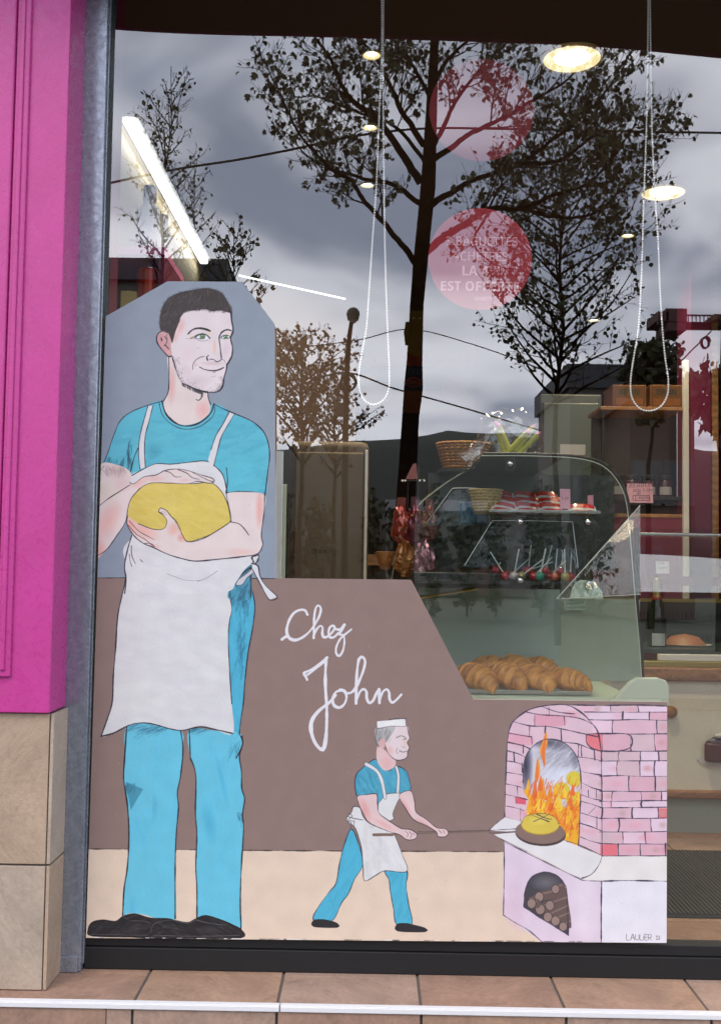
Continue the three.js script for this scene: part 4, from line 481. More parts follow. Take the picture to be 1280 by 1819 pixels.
// upright trees grown from a straight stem
function uprightTree(name, label, group, dist, xb, top, wpx, cy, seed, leafMat, o = {}) {
  const R = rng(seed), k = (dist + 3.39) / 1900, base = mir(xb, 1000, dist); base.y = o.ground ?? -0.1;
  const h = mir(xb, top, dist).y - base.y, y0 = mir(xb, cy, dist).y - base.y, half = wpx * k / 2, stem = [], n = 9;
  for (let i = 0; i <= n; i++) stem.push(V((R() - 0.5) * 0.02 * h * (i > 1) + (o.lean ?? 0) * h * i / n, h * i / n, (R() - 0.5) * 0.02 * h));
  const r0 = o.r0 ?? h * 0.014, limbs = [], nl = o.limbs ?? 26, at01 = (t) => { const f = t * n, i = Math.min(n - 1, Math.floor(f)); return stem[i].clone().lerp(stem[i + 1], f - i); };
  for (let i = 0; i < nl; i++) { const t = lerp(y0 / h, 0.97, (i + R() * 0.6) / nl), a = i * 2.4 + R(), u = (t - y0 / h) / (1 - y0 / h), prof = (o.prof ?? ((v) => Math.sin(Math.PI * (0.12 + 0.86 * v)) ** 0.8))(u), l = Math.max(0.25, half * prof * (0.8 + 0.4 * R())); const p = at01(t), q = [p]; let d = V(Math.cos(a), o.rise ?? 0.75, Math.sin(a)).normalize(), c = p; for (let s = 0; s < 5; s++) { d = d.clone().add(V((R() - 0.5) * 0.3, (R() - 0.3) * 0.3, (R() - 0.5) * 0.3)).normalize(); c = c.clone().addScaledVector(d, l / 4); q.push(c); } limbs.push({ pts: q, r0: r0 * lerp(0.5, 0.12, u), r1: o.twig ?? 0.006, len: l * 0.62 }); }
  const t = growTree(R, limbs, { levels: o.levels ?? 2, gap: o.gap ?? 0.34, leaf: o.leaf ?? 0.11, leaves: o.leaves ?? 0.6, lift: 0.35, start: 0.15, twig: o.twig ?? 0.006 });
  const g = thing(name, label, 'tree', base, 0, group);
  mesh('trunk', branchGeo([{ pts: stem, r0, r1: r0 * 0.12, sides: 8 }]), M.bark, g); mesh('branch', branchGeo(t.paths), M.bark, g); mesh('crown', leafGeo(t.lv, o.tris ?? simpleTri), leafMat, g).userData.kind = 'stuff';
  return g;
}
uprightTree('street_tree', 'slender leafy tree mirrored right of the plane tree trunk', 'trees mirrored in the window', 17, 990, 150, 430, 720, 71, M.leafDark, { limbs: 62, gap: 0.24, leaf: 0.09, leaves: 0.5, levels: 2, r0: 0.07, twig: 0.0045, rise: 0.6, prof: (v) => (1 - v) ** 0.45 * (0.55 + 0.45 * Math.sin(Math.PI * v)) });
uprightTree('street_tree', 'thin wispy tree mirrored at the far left beside the strip light', 'trees mirrored in the window', 15, 262, 118, 175, 560, 83, M.leafDark, { limbs: 38, gap: 0.15, leaf: 0.075, leaves: 0.4, rise: 1.2, lean: 0.02, twig: 0.0045, r0: 0.05 });
uprightTree('street_tree', 'narrow leafy tree mirrored just above the left of the painted panel', 'trees mirrored in the window', 14, 400, 392, 130, 640, 97, M.leafDark, { limbs: 26, gap: 0.14, leaf: 0.085, leaves: 0.7, rise: 1.0, twig: 0.0045, r0: 0.04 });
uprightTree('street_tree', 'small tree with leaves mirrored left of the strip light end', 'trees mirrored in the window', 15, 338, 282, 90, 560, 101, M.leafDark, { limbs: 24, gap: 0.14, leaf: 0.08, leaves: 0.6, rise: 1.1, twig: 0.0045, r0: 0.04 });
uprightTree('autumn_tree', 'golden autumn tree mirrored left of the street lamp', 'trees mirrored in the window', 26, 530, 592, 190, 830, 113, M.leafGold, { limbs: 40, gap: 0.26, leaf: 0.10, leaves: 1.1, rise: 0.9, twig: 0.005 });
uprightTree('autumn_tree', 'lower golden autumn tree mirrored close behind the street lamp post', 'trees mirrored in the window', 30, 590, 670, 140, 850, 127, M.leafGold, { limbs: 30, gap: 0.28, leaf: 0.11, leaves: 1.1, twig: 0.006 });
uprightTree('street_tree', 'dense dark tree mirrored inside the loop of the right bead chain', 'trees mirrored in the window', 24, 1155, 605, 110, 760, 131, M.leafDark, { limbs: 34, gap: 0.2, leaf: 0.18, leaves: 1.8, twig: 0.009 });
uprightTree('street_tree', 'dark tree mirrored at the right edge of the glass', 'trees mirrored in the window', 16, 1275, 655, 120, 780, 137, M.leafDark, { limbs: 34, gap: 0.16, leaf: 0.14, leaves: 2, twig: 0.007 });
[[660, 870, 60], [700, 905, 40], [770, 860, 60], [830, 895, 70], [560, 880, 80], [880, 880, 60], [960, 850, 80], [500, 850, 70], [1060, 800, 90]].forEach(([x, y, w], i) => uprightTree('roadside_bush', ['round dark bush mirrored below the lamp post', 'low bush mirrored beside the trunk foot', 'spiky dark bush mirrored right of the plane tree trunk', 'low dark bush mirrored behind the bread basket', 'wide dark bush mirrored above the cream cabinet', 'dark bush mirrored behind the cellophane bag', 'dark bush mirrored behind the jar cabinet glass', 'dark bush mirrored beside the painted panel edge', 'tall dark bush mirrored under the second house'][i], 'bushes mirrored across the street', 30, x, y, w, 1088, 200 + i, M.leafDark, { limbs: 26, gap: 0.16, leaf: 0.2, leaves: 2, twig: 0.01, r0: 0.04, rise: 1.3 }));

{ // street lamp with coiled cable
  const D = 11.5, k = (D + 3.39) / 1900, b = mir(612, 1060, D); b.y = -0.07; const m = (x, y, dz = 0) => mir(x, y, D + dz).sub(b);
  const s = thing('street_lamp', 'curved street lamp with rounded head mirrored left of the hanging bead chain', 'street lamp', b);
  const pts = [V(0, 0, 0), m(613, 800), m(615, 700), m(617, 640), m(620, 600), m(625, 567)];
  mesh('post', branchGeo([{ pts: new THREE.CatmullRomCurve3(pts).getPoints(24), r0: 0.05, r1: 0.03, sides: 8 }]), M.darkMetal, s);
  const h = m(627, 557), w = 24 * k; const hg = new THREE.SphereGeometry(w / 2, 18, 12, 0, 6.283, 0, 1.75); hg.scale(1, 1.05, 1.1); hg.translate(h.x, h.y - 0.01, h.z); mesh('lamp_head', [hg, new THREE.CylinderGeometry(w * 0.5, w * 0.42, 12 * k, 18).translate(h.x, h.y - 6 * k, h.z)], std([0.06, 0.065, 0.04], 0.5), s);
  mesh('lens', new THREE.SphereGeometry(w * 0.3, 14, 8, 0, 6.283, 1.57, 1.57).translate(h.x, h.y - 11 * k, h.z), std([0.3, 0.3, 0.28], 0.4), s);
  const coil = []; for (let i = 0; i <= 60; i++) { const a = i / 20 * 6.283, r = (13 + 1.5 * Math.sin(i * 0.4)) * k; const c = m(618, 678, -0.08); coil.push(V(c.x + r * Math.cos(a), c.y + r * 1.1 * Math.sin(a), c.z + 0.002 * i)); }
  mesh('cable_coil', tube(coil, 0.012, 180, 5), M.rubber, s);
  const bx = m(604, 728); mesh('service_box', box(bx.x - 0.05, bx.y - 0.09, bx.z - 0.07, bx.x + 0.05, bx.y + 0.09, bx.z + 0.07, 0.01), M.darkMetal, s);
}
{ // overhead cables
  const cab = (label, list, r) => { const c = list.map(([x, y, d]) => mir(x, y, d)), pts = new THREE.CatmullRomCurve3(c).getPoints(30); tag(mesh('overhead_cable', new THREE.TubeGeometry(new THREE.CatmullRomCurve3(pts), 60, r, 5), M.rubber), label, 'cable', 'overhead cables mirrored in the window'); };
  cab('thick overhead cable mirrored across the sky above the painted baker', [[150, 335, 10], [310, 301, 10], [420, 284, 10], [520, 265, 10], [640, 240, 10.5], [760, 228, 11], [900, 229, 11], [1100, 233, 11], [1400, 238, 11]], 0.016);
  cab('slack cable mirrored from the street lamp down to the right', [[520, 688, 11.5], [612, 662, 11.5], [700, 690, 11.8], [790, 715, 12], [960, 765, 13]], 0.013);
  cab('thin cable mirrored behind the street lamp head', [[480, 622, 14], [560, 614, 14], [640, 603, 14], [725, 585, 14], [840, 612, 14], [960, 655, 14]], 0.009);
  cab('slanting cable mirrored at the right edge below the crane', [[1080, 650, 15], [1190, 652, 15], [1235, 615, 15], [1275, 575, 15], [1330, 520, 15]], 0.012);
  const c = mir(1254, 607, 15), k = 18.4 / 1900, pts = []; for (let i = 0; i <= 40; i++) { const a = i / 16 * 6.283; pts.push(V(c.x + 7 * k * Math.cos(a), c.y + 10 * k * Math.sin(a), c.z + 0.004 * i)); } tag(mesh('cable_loop', tube(pts, 0.014, 120, 5), M.rubber), 'small coil of cable mirrored near the right edge', 'cable');
}
{ // far bank: hills, houses, crane
  const hill = (name, D, prof, colr, depth) => { const R = rng(name.length), pos = [], idx = [], n = 120, rows = 6; for (let i = 0; i <= n; i++) { const x = -D * 1.3 + i / n * D * 2.6, yt = prof(x / D) * D; for (let j = 0; j <= rows; j++) { const t = j / rows; pos.push(x, -0.3 + (yt + 0.3) * Math.sin(t * 1.57) + (j === rows ? fbm(x * 0.05, j, 1, 4) * D * 0.012 : 0), D + depth * t); } if (i < n) for (let j = 0; j < rows; j++) { const o = i * (rows + 1) + j; idx.push(o, o + 1, o + rows + 1, o + 1, o + rows + 2, o + rows + 1); } } const g = new THREE.BufferGeometry(); g.setAttribute('position', new THREE.Float32BufferAttribute(pos, 3)); g.setIndex(idx); g.computeVertexNormals(); const uv = new Float32Array(pos.length / 3 * 2); for (let i = 0; i < pos.length / 3; i++) { uv[2 * i] = pos[3 * i] * 0.3; uv[2 * i + 1] = pos[3 * i + 1] * 0.6; } g.setAttribute('uv', new THREE.Float32BufferAttribute(uv, 2)); struct(name, g, std(colr, 1, { ...(Array.isArray(colr) ? {} : { map: T.soil }), side: THREE.DoubleSide })); };
  hill('far_hill', 320, (u) => 0.135 + 0.02 * Math.sin(u * 3 + 1) + 0.008 * Math.sin(u * 11), [0.045, 0.052, 0.042], 60);
  hill('wooded_bank', 70, (u) => 0.062 + 0.012 * Math.sin(u * 5 + 2) + 0.012 * Math.sin(u * 23), '#a59a88', 12);
  const trim = std([0.11, 0.105, 0.10], 0.8), brick = std([0.11, 0.07, 0.055], 0.9), render = std([0.13, 0.12, 0.105], 0.9), slate = std([0.045, 0.047, 0.055], 0.7), pane = phys([0.03, 0.035, 0.04], { roughness: 0.1 });
  function house(label, D, xa, xb, yTop, yEave, wallM, stacks, flat) {
    const a = mir(xa, yTop, D), b = mir(xb, yTop, D), ye = mir(xa, yEave, D).y, yr = a.y, w = b.x - a.x, dep = 7, cx = (a.x + b.x) / 2, g = thing('house', label, 'house', [cx, -0.1, D]);
    mesh('wall', box(-w / 2, 0, 0, w / 2, ye + 0.1, dep), wallM, g);
    const prof = flat ? [[-0.2, ye + 0.1], [-0.2, yr + 0.1], [dep + 0.2, yr + 0.1], [dep + 0.2, ye + 0.1]] : [[-0.3, ye + 0.05], [dep / 2, yr + 0.1], [dep + 0.3, ye + 0.05]];
    const rg = slab(prof, w + 0.3); rg.rotateY(-Math.PI / 2); rg.translate(w / 2 + 0.15, 0.001, 0); const roof = mesh('roof', rg, slate, g);
    for (const [px, top, wd] of stacks) { const p = mir(px, top, D + (flat ? 1 : dep / 2)), k = (D + 3.39) / 1900 * wd / 2, x = p.x - cx; mesh('chimney', [box(x - k, yr - 0.6, dep / 2 - 0.3, x + k, p.y + 0.1, dep / 2 + 0.3), box(x - k * 1.15, p.y - 0.05, dep / 2 - 0.36, x + k * 1.15, p.y + 0.06, dep / 2 + 0.36)], brick, roof); }
    const nW = Math.max(2, Math.floor(w / 2.2)), nF = Math.max(1, Math.floor((ye - 0.6) / 2.7));
    for (let f = 0; f < nF; f++) for (let i = 0; i < nW; i++) { const x = -w / 2 + (i + 0.5) * w / nW, y = 0.9 + f * 2.7; if (f === 0 && i === Math.floor(nW / 2)) { mesh('door', box(x - 0.48, 0.02, -0.05, x + 0.48, 2.1, 0.02), brick, g); continue; } const wn = mesh('window', box(x - 0.5, y, -0.04, x + 0.5, y + 1.35, 0.02), trim, g); mesh('pane', box(x - 0.43, y + 0.07, -0.05, x - 0.03, y + 1.28, -0.038), pane, wn); mesh('pane', box(x + 0.03, y + 0.07, -0.05, x + 0.43, y + 1.28, -0.038), pane, wn); mesh('sill', box(x - 0.56, y - 0.07, -0.1, x + 0.56, y - 0.005, 0.02), trim, wn); }
    return g;
  }
  house('house with chimneys mirrored at far left above the red tin', 19, 180, 393, 462, 500, render, [[382, 430, 14], [346, 444, 8], [308, 452, 8]], true);
  house('low dark house with chimneys mirrored right of the slender tree', 34, 1012, 1120, 648, 690, render, [[1058, 632, 14], [1105, 640, 8]], true);
  house('house mirrored behind the loop of the right bead chain', 30, 1118, 1232, 672, 715, brick, [[1186, 600, 13]], true);
  house('long low house mirrored far behind the plane tree trunk', 60, 690, 960, 880, 905, render, [[760, 868, 8]], false);
  // harbour crane
  const D = 120, c = mir(1190, 700, D); c.y = -0.2; const k = (D + 3.39) / 1900, m = (x, y, dz = 0) => mir(x, y, D + dz).sub(c), cr = thing('harbour_crane', 'dark hammerhead harbour crane with railings mirrored at the right edge', 'crane', c), rust = std([0.075, 0.028, 0.026], 0.8);
  const bx = (x0, y0, x1, y1, d = 5) => { const a = m(x0, y0), b = m(x1, y1); return box(a.x, b.y, a.z - d / 2, b.x, a.y, a.z + d / 2); };
  mesh('jib', [bx(1155, 578, 1420, 582, 4)], rust, cr); mesh('counterweight', bx(1157, 562, 1176, 579), rust, cr); mesh('machine_house', [bx(1172, 557, 1208, 580.5), bx(1174, 581.5, 1206, 596)], rust, cr); mesh('winch_house', bx(1255, 567, 1330, 577), rust, cr);
  for (let x = 1158; x < 1400; x += 7) mesh('railing_post', bx(x, 561, x + 0.6, 578, 0.3), M.darkMetal, cr); mesh('handrail', bx(1155, 560.4, 1400, 561.2, 0.3), M.darkMetal, cr);
  const tw = []; for (const dx of [-14, 14]) for (const dz of [-4, 4]) { const p = m(1300 + dx, 582, dz), q = m(1300 + dx * 1.6, 990, dz * 1.4); tw.push(bar(q, p, 0.55, 0.4)); for (let i = 0; i < 9; i++) { const a = q.clone().lerp(p, i / 9), b = q.clone().lerp(p, (i + 1) / 9), o = m(1300 - dx, 582, dz), oq = m(1300 - dx * 1.6, 990, dz * 1.4); tw.push(bar(a, oq.clone().lerp(o, (i + 1) / 9), 0.22)); } } mesh('tower', tw, rust, cr);
}
// ---------- inside the shop ----------
const roofAt = (x, y) => { const d = at(x, y, 0).sub(EYE); return EYE.clone().addScaledVector(d, (CEIL - EYE.y) / d.y); };
const XS = (roofAt(246, 200).x + roofAt(352, 458).x) / 2, zS0 = roofAt(246, 200).z, zS1 = roofAt(352, 458).z, XL = XS - 0.05; // left side wall
struct('shop_floor', box(-1.6, -0.2, ROOMB, ROOMR, -0.02, -0.12), M.grout);
{ const f = structGroup('floor_tiling'); for (let i = 0; i < 10; i++) for (let j = 0; j < 6; j++) { const x = tileJ[0] + pitch * (i - 1), z = -0.125 - j * pitch; if (x + pitch > ROOMR) continue; mesh('floor_tile', box(x + 0.003, -0.019, z - pitch + 0.003, x + pitch - 0.003, 0.0, z - 0.003, 0.002), M.tile[(i * 2 + j) % 3], f); } mesh('floor_screed', box(-1.6, -0.019, ROOMB, ROOMR, -0.001, -0.13 - 6 * pitch), M.tile[0], f); }
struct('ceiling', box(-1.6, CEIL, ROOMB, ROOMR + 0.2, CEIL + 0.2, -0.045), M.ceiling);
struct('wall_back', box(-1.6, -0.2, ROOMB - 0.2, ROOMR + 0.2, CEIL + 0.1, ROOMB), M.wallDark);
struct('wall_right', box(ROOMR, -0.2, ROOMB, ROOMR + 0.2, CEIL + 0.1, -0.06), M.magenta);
struct('wall_left', [box(XL - 0.2, -0.2, ROOMB, XL, CEIL + 0.1, zS0)], M.wall);
struct('wall_left_front', box(XL - 0.2, -0.2, zS0 + 0.002, XL - 0.002, CEIL + 0.1, -0.06), M.burgundy);
struct('window_reveal', box(XL - 0.2, -0.19, -0.3, xPost - 0.03, WINTOP + 0.02, -0.065), M.burgundy);

// --- lamps
function downlight(label, x, y, dia, power, glow, group) {
  const p0 = at(x, y, 0), d = p0.sub(EYE), p = EYE.clone().addScaledVector(d, (CEIL - EYE.y) / d.y);
  const o = thing('ceiling_downlight', label, 'lamp', [p.x, CEIL, p.z], 0, group), r = dia / 2, dish = M.dishGlow;
  mesh('rim', lathe([[r * 0.96, -0.001], [r * 1.08, -0.001], [r * 1.1, -0.006], [r * 1.02, -0.014], [r * 0.95, -0.012], [r * 0.94, -0.004]], 40), M.lampRim, o);
  mesh('reflector', lathe([[r * 0.55, -0.004], [r * 0.8, -0.006], [r * 0.95, -0.0105], [r * 0.95, -0.002], [r * 0.55, -0.002]], 40), dish, o); mesh('diffuser', lathe([[0, -0.0085], [r * 0.4, -0.0075], [r * 0.6, -0.0045], [r * 0.6, -0.002], [0, -0.002]], 40), glow, o);
  const l = new THREE.SpotLight(0xffe6bd, power, 0, 1.15, 0.6, 2); l.position.set(0, -0.02, 0); l.target.position.set(0, -2, 0); l.castShadow = true; l.shadow.radius = Math.max(1, r / 0.02); o.add(l, l.target); l.name = 'lamp_light'; l.target.name = 'lamp_target';
}
downlight('large round ceiling downlight near the window, right of the plane tree trunk', 1015, 101, 0.245, 8, M.lampGlow, 'large ceiling downlights');
downlight('large round ceiling downlight right of the beaded chain, farther back', 1177, 340, 0.245, 8, M.lampGlow, 'large ceiling downlights');
downlight('small ceiling spotlight nearest the window beside the left bead chain', 660, 94, 0.075, 2.4, M.spotGlow, 'small ceiling spotlights');
downlight('small dim ceiling spotlight, the middle one of the left row', 657, 223, 0.07, 1.2, M.spotGlow, 'small ceiling spotlights');
downlight('small ceiling spotlight farthest back in the left row', 652, 326, 0.075, 2.4, M.spotGlow, 'small ceiling spotlights');
downlight('small ceiling spotlight left of the right bead chain', 1114, 416, 0.08, 1.6, M.spotGlow, 'small ceiling spotlights');
downlight('small faint ceiling spotlight seen low between the twigs at right', 1054, 567, 0.10, 1.2, M.spotGlow, 'small ceiling spotlights');
{ // strip light at the top of the left wall
  const z0 = zS0, z1 = zS1, x = XS, o = thing('strip_light', 'long bright strip light running into the shop along the left ceiling edge', 'lamp', [x, CEIL, 0]);
  mesh('housing', box(-0.045, -0.02, z1, 0.045, -0.001, z0), M.white, o); mesh('tube', box(-0.028, -0.05, z1 + 0.02, 0.028, -0.0205, z0 - 0.005, 0.01), M.tubeGlow, o);
  const l = new THREE.RectAreaLight(0xeef4ff, 5, z0 - z1, 0.056); l.position.set(0, -0.053, (z0 + z1) / 2); l.rotation.set(-Math.PI / 2, 0, Math.PI / 2); l.name = 'strip_glow'; o.add(l);
}
{ // pale partition with a lit top edge
  const a = V(-0.76, 0, -2.67), b = V(-0.10, 0, -3.22), d = b.clone().sub(a), L = d.length(), o = thing('partition', 'pale pink angled partition with a thin lit line along its top', 'partition', [a.x, 0, a.z], Math.atan2(-d.z, d.x));
  const yt = at(405, 487, -2.67).y; mesh('panel', box(0, 0, -0.05, L, yt - 0.02, 0), std([0.19, 0.135, 0.115], 0.85), o); mesh('light_strip', box(0, yt - 0.0075, -0.02, L - 0.08, yt, -0.012), M.tubeGlow, o);
  const l = new THREE.RectAreaLight(0xf4f4ff, 1.2, L, 0.03); l.position.set(L / 2, yt + 0.003, -0.02); l.rotation.set(Math.PI / 2, 0, 0); l.name = 'strip_glow'; o.add(l);
}
// --- left shelf with bottles and tin
{
  const z = -0.6, ys = at(245, 438, z).y, x1 = at(293, 438, z).x, o = thing('wall_shelf', 'pink edged shelf with burgundy panel below, at the left behind the glass', 'shelf');
  mesh('shelf_board', box(XL, ys - 0.03, z - 0.42, x1, ys, z, 0.003), M.pinkLam, o);
  mesh('side_panel', box(x1 - 0.025, 0.4, z - 0.42, x1 - 0.003, ys - 0.031, z - 0.01), M.burgundy, o); mesh('back_panel', box(XL, 0.4, z - 0.44, x1 - 0.026, ys - 0.032, z - 0.40), M.burgundy, o);
  const yl = at(265, 560, z).y; mesh('shelf_board', box(XL, yl - 0.03, z - 0.40, x1 - 0.026, yl, z - 0.01, 0.003), M.pinkLam, o);
  const bm = phys([0.80, 0.86, 0.93], { roughness: 0.9, transmission: 0.55, thickness: 0 }), lab = phys([0.8, 0.85, 0.92], { roughness: 0.95, transmission: 0.4, thickness: 0 }), cap = phys([0.75, 0.82, 0.9], { roughness: 0.9, transmission: 0.4, thickness: 0 });
  [[264, -0.70, 0.9, 'large pale bottle with blank label on the pink shelf'], [289, -0.86, 0.7, 'smaller pale bottle on the pink shelf, behind the large one']].forEach(([px, zz, s, label]) => { const p = at(px, 440, zz), b = thing('bottle', label, 'bottle', [Math.min(p.x, x1 - 0.06), ys + 0.001, zz], 0, 'bottles on the pink shelf'); const B = (l) => lathe(l.map(([x, y]) => [x * s, y * s])); mesh('body', B([[0, 0], [0.056, 0], [0.06, 0.008], [0.06, 0.16], [0.05, 0.19], [0.028, 0.215], [0.026, 0.24], [0, 0.24]]), bm, b); mesh('label', B([[0.0605, 0.03], [0.061, 0.032], [0.061, 0.145], [0.0605, 0.147]]), lab, b); mesh('cap', B([[0, 0.30], [0.026, 0.298], [0.03, 0.29], [0.03, 0.232], [0.02, 0.23]]), cap, b); });
  const zt = -0.7, tp = at(266, 478, zt), t = thing('tin_can', 'red and orange tin can below the pink shelf', 'can', [tp.x, yl + 0.001, zt]); const hc = tp.y - yl, rc = 0.049;
  mesh('can_body', lathe([[0, 0], [rc * 0.93, 0], [rc, 0.012], [rc, hc - 0.016], [rc * 0.92, hc - 0.006]]), std('#ffffff', 0.32, { metalness: 0.25, map: canvasTex(512, 128, (g) => { g.fillStyle = '#c22a12'; g.fillRect(0, 0, 512, 128); const R = rng(8); for (let i = 0; i < 90; i++) { g.fillStyle = ['#e0541a', '#9c1a10', '#e88a3a', '#c83018'][i % 4]; g.globalAlpha = 0.5; g.fillRect(R() * 512, 18, 2 + 7 * R(), 92); } g.globalAlpha = 1; }) }), t); mesh('lid', lathe([[0, hc - 0.008], [rc * 0.82, hc - 0.008], [rc * 0.86, hc], [rc * 0.93, hc - 0.001], [rc * 0.93, hc - 0.008]]), M.chrome, t);
  const kp = at(229, 540, -0.64), kx = thing('cardboard_box', 'small yellow box beside the red tin can', 'box', [kp.x, yl + 0.001, -0.64], 0.2); const kh = at(229, 522, -0.64).y - yl; mesh('carton', box(-0.03, 0, -0.04, 0.03, Math.max(0.06, kh), 0.04, 0.002), std([0.48, 0.36, 0.10], 0.7), kx); mesh('tape', box(-0.008, Math.max(0.06, kh), -0.04, 0.008, Math.max(0.06, kh) + 0.001, 0.04), std([0.5, 0.42, 0.25], 0.4), kx);
  const fp = at(214, 330, -0.9), f = thing('picture_frame', 'dark framed board hanging tilted on the left side wall', 'picture', [XL + 0.02, fp.y, -0.95]); f.rotation.x = 0.0; mesh('backing', box(-0.012, -0.32, -0.3, 0.004, 0.18, 0.35), M.black, f); const fr = M.white; mesh('frame_edge', box(-0.01, 0.18, -0.32, 0.014, 0.2, 0.37), fr, f); mesh('frame_edge', box(-0.01, -0.34, -0.32, 0.014, -0.32, 0.37), fr, f); mesh('frame_edge', box(-0.01, -0.32, -0.32, 0.014, 0.18, -0.301), fr, f); mesh('frame_edge', box(-0.01, -0.32, 0.351, 0.014, 0.18, 0.37), fr, f);
}
// --- blind chains
function chain(label, px) {
  const z = -0.035, c = new THREE.CatmullRomCurve3(px.map(([x, y, dz = 0]) => at(x, y, z + dz)), false, 'centripetal'), n = Math.floor(c.getLength() / 0.0085), pts = c.getSpacedPoints(n), unit = new THREE.IcosahedronGeometry(0.0034, 1), list = pts.map((p) => unit.clone().translate(p.x, p.y, p.z));
  const o = thing('bead_chain', label, 'chain', [0, 0, 0], 0, 'blind chains hanging inside the glass'); mesh('beads', list, M.pearl, o); mesh('cord', tube(pts.filter((_, i) => i % 4 === 0), 0.0008, 200, 4), M.pearl, o);
}
chain('white bead blind chain hanging in a loop left of the tree trunk', [[677, -40], [678, 40], [677, 110], [672, 230], [668, 330], [661, 430], [655, 520], [650, 585], [642, 630], [637, 665], [639, 695], [648, 712], [663, 719], [679, 712], [689, 695], [691, 660], [689, 610], [687, 560], [684, 470], [682, 350], [680.5, 230], [680, 110], [680.5, 40], [681, -40]]);
chain('white bead blind chain hanging in a loop at the right', [[1151, -40], [1150, 40], [1149, 120], [1147, 230], [1143, 340], [1140, 440], [1137, 520], [1132, 590], [1123, 645], [1119, 680], [1122, 708], [1136, 726], [1152, 730], [1170, 724], [1183, 706], [1186, 676], [1181, 640], [1176, 590], [1171, 510], [1168, 430], [1162, 340], [1157, 230], [1155, 120], [1154, 40], [1153, -40]]);
// --- round red stickers on the inside of the glass
function sticker(label, cx, cy, rx, lines) {
  const p = at(cx, cy, -0.004), r = at(cx + rx, cy, -0.004).x - p.x;
  const t = canvasTex(640, 640, (g, w) => { g.fillStyle = lines.length ? '#9c1528' : '#84101f'; g.fillRect(0, 0, w, w); g.fillStyle = '#d49aa0'; g.textAlign = 'center'; for (const [s, x, y, size, bold] of lines) { g.font = `${bold ? 'bold ' : ''}${size}px sans-serif`; g.fillText(s, x, y); } });
  const o = thing('round_sticker', label, 'sticker', [p.x, p.y, p.z], 0, 'round red stickers on the window'); const g = new THREE.CircleGeometry(r, 64), m = mesh('print', g, std('#ffffff', 0.6, { map: t }), o); mesh('backing', new THREE.CylinderGeometry(r, r, 0.0006, 64).rotateX(Math.PI / 2).translate(0, 0, -0.0006), std([0.5, 0.06, 0.09], 0.7), o); return o;
}
sticker('round red sticker with white French lettering, the lower of two', 852, 460, 92, [['3 BAGUETTES', 330, 235, 74, 0], ['ACHETÉES', 320, 330, 76, 0], ['LA 4', 290, 425, 86, 1], ['ÈME', 425, 395, 48, 0], ['EST OFFERTE', 320, 520, 82, 1], ['BANETTE', 350, 580, 30, 0]]);
sticker('round red sticker among the branches, the upper of two', 855, 195, 93, []);

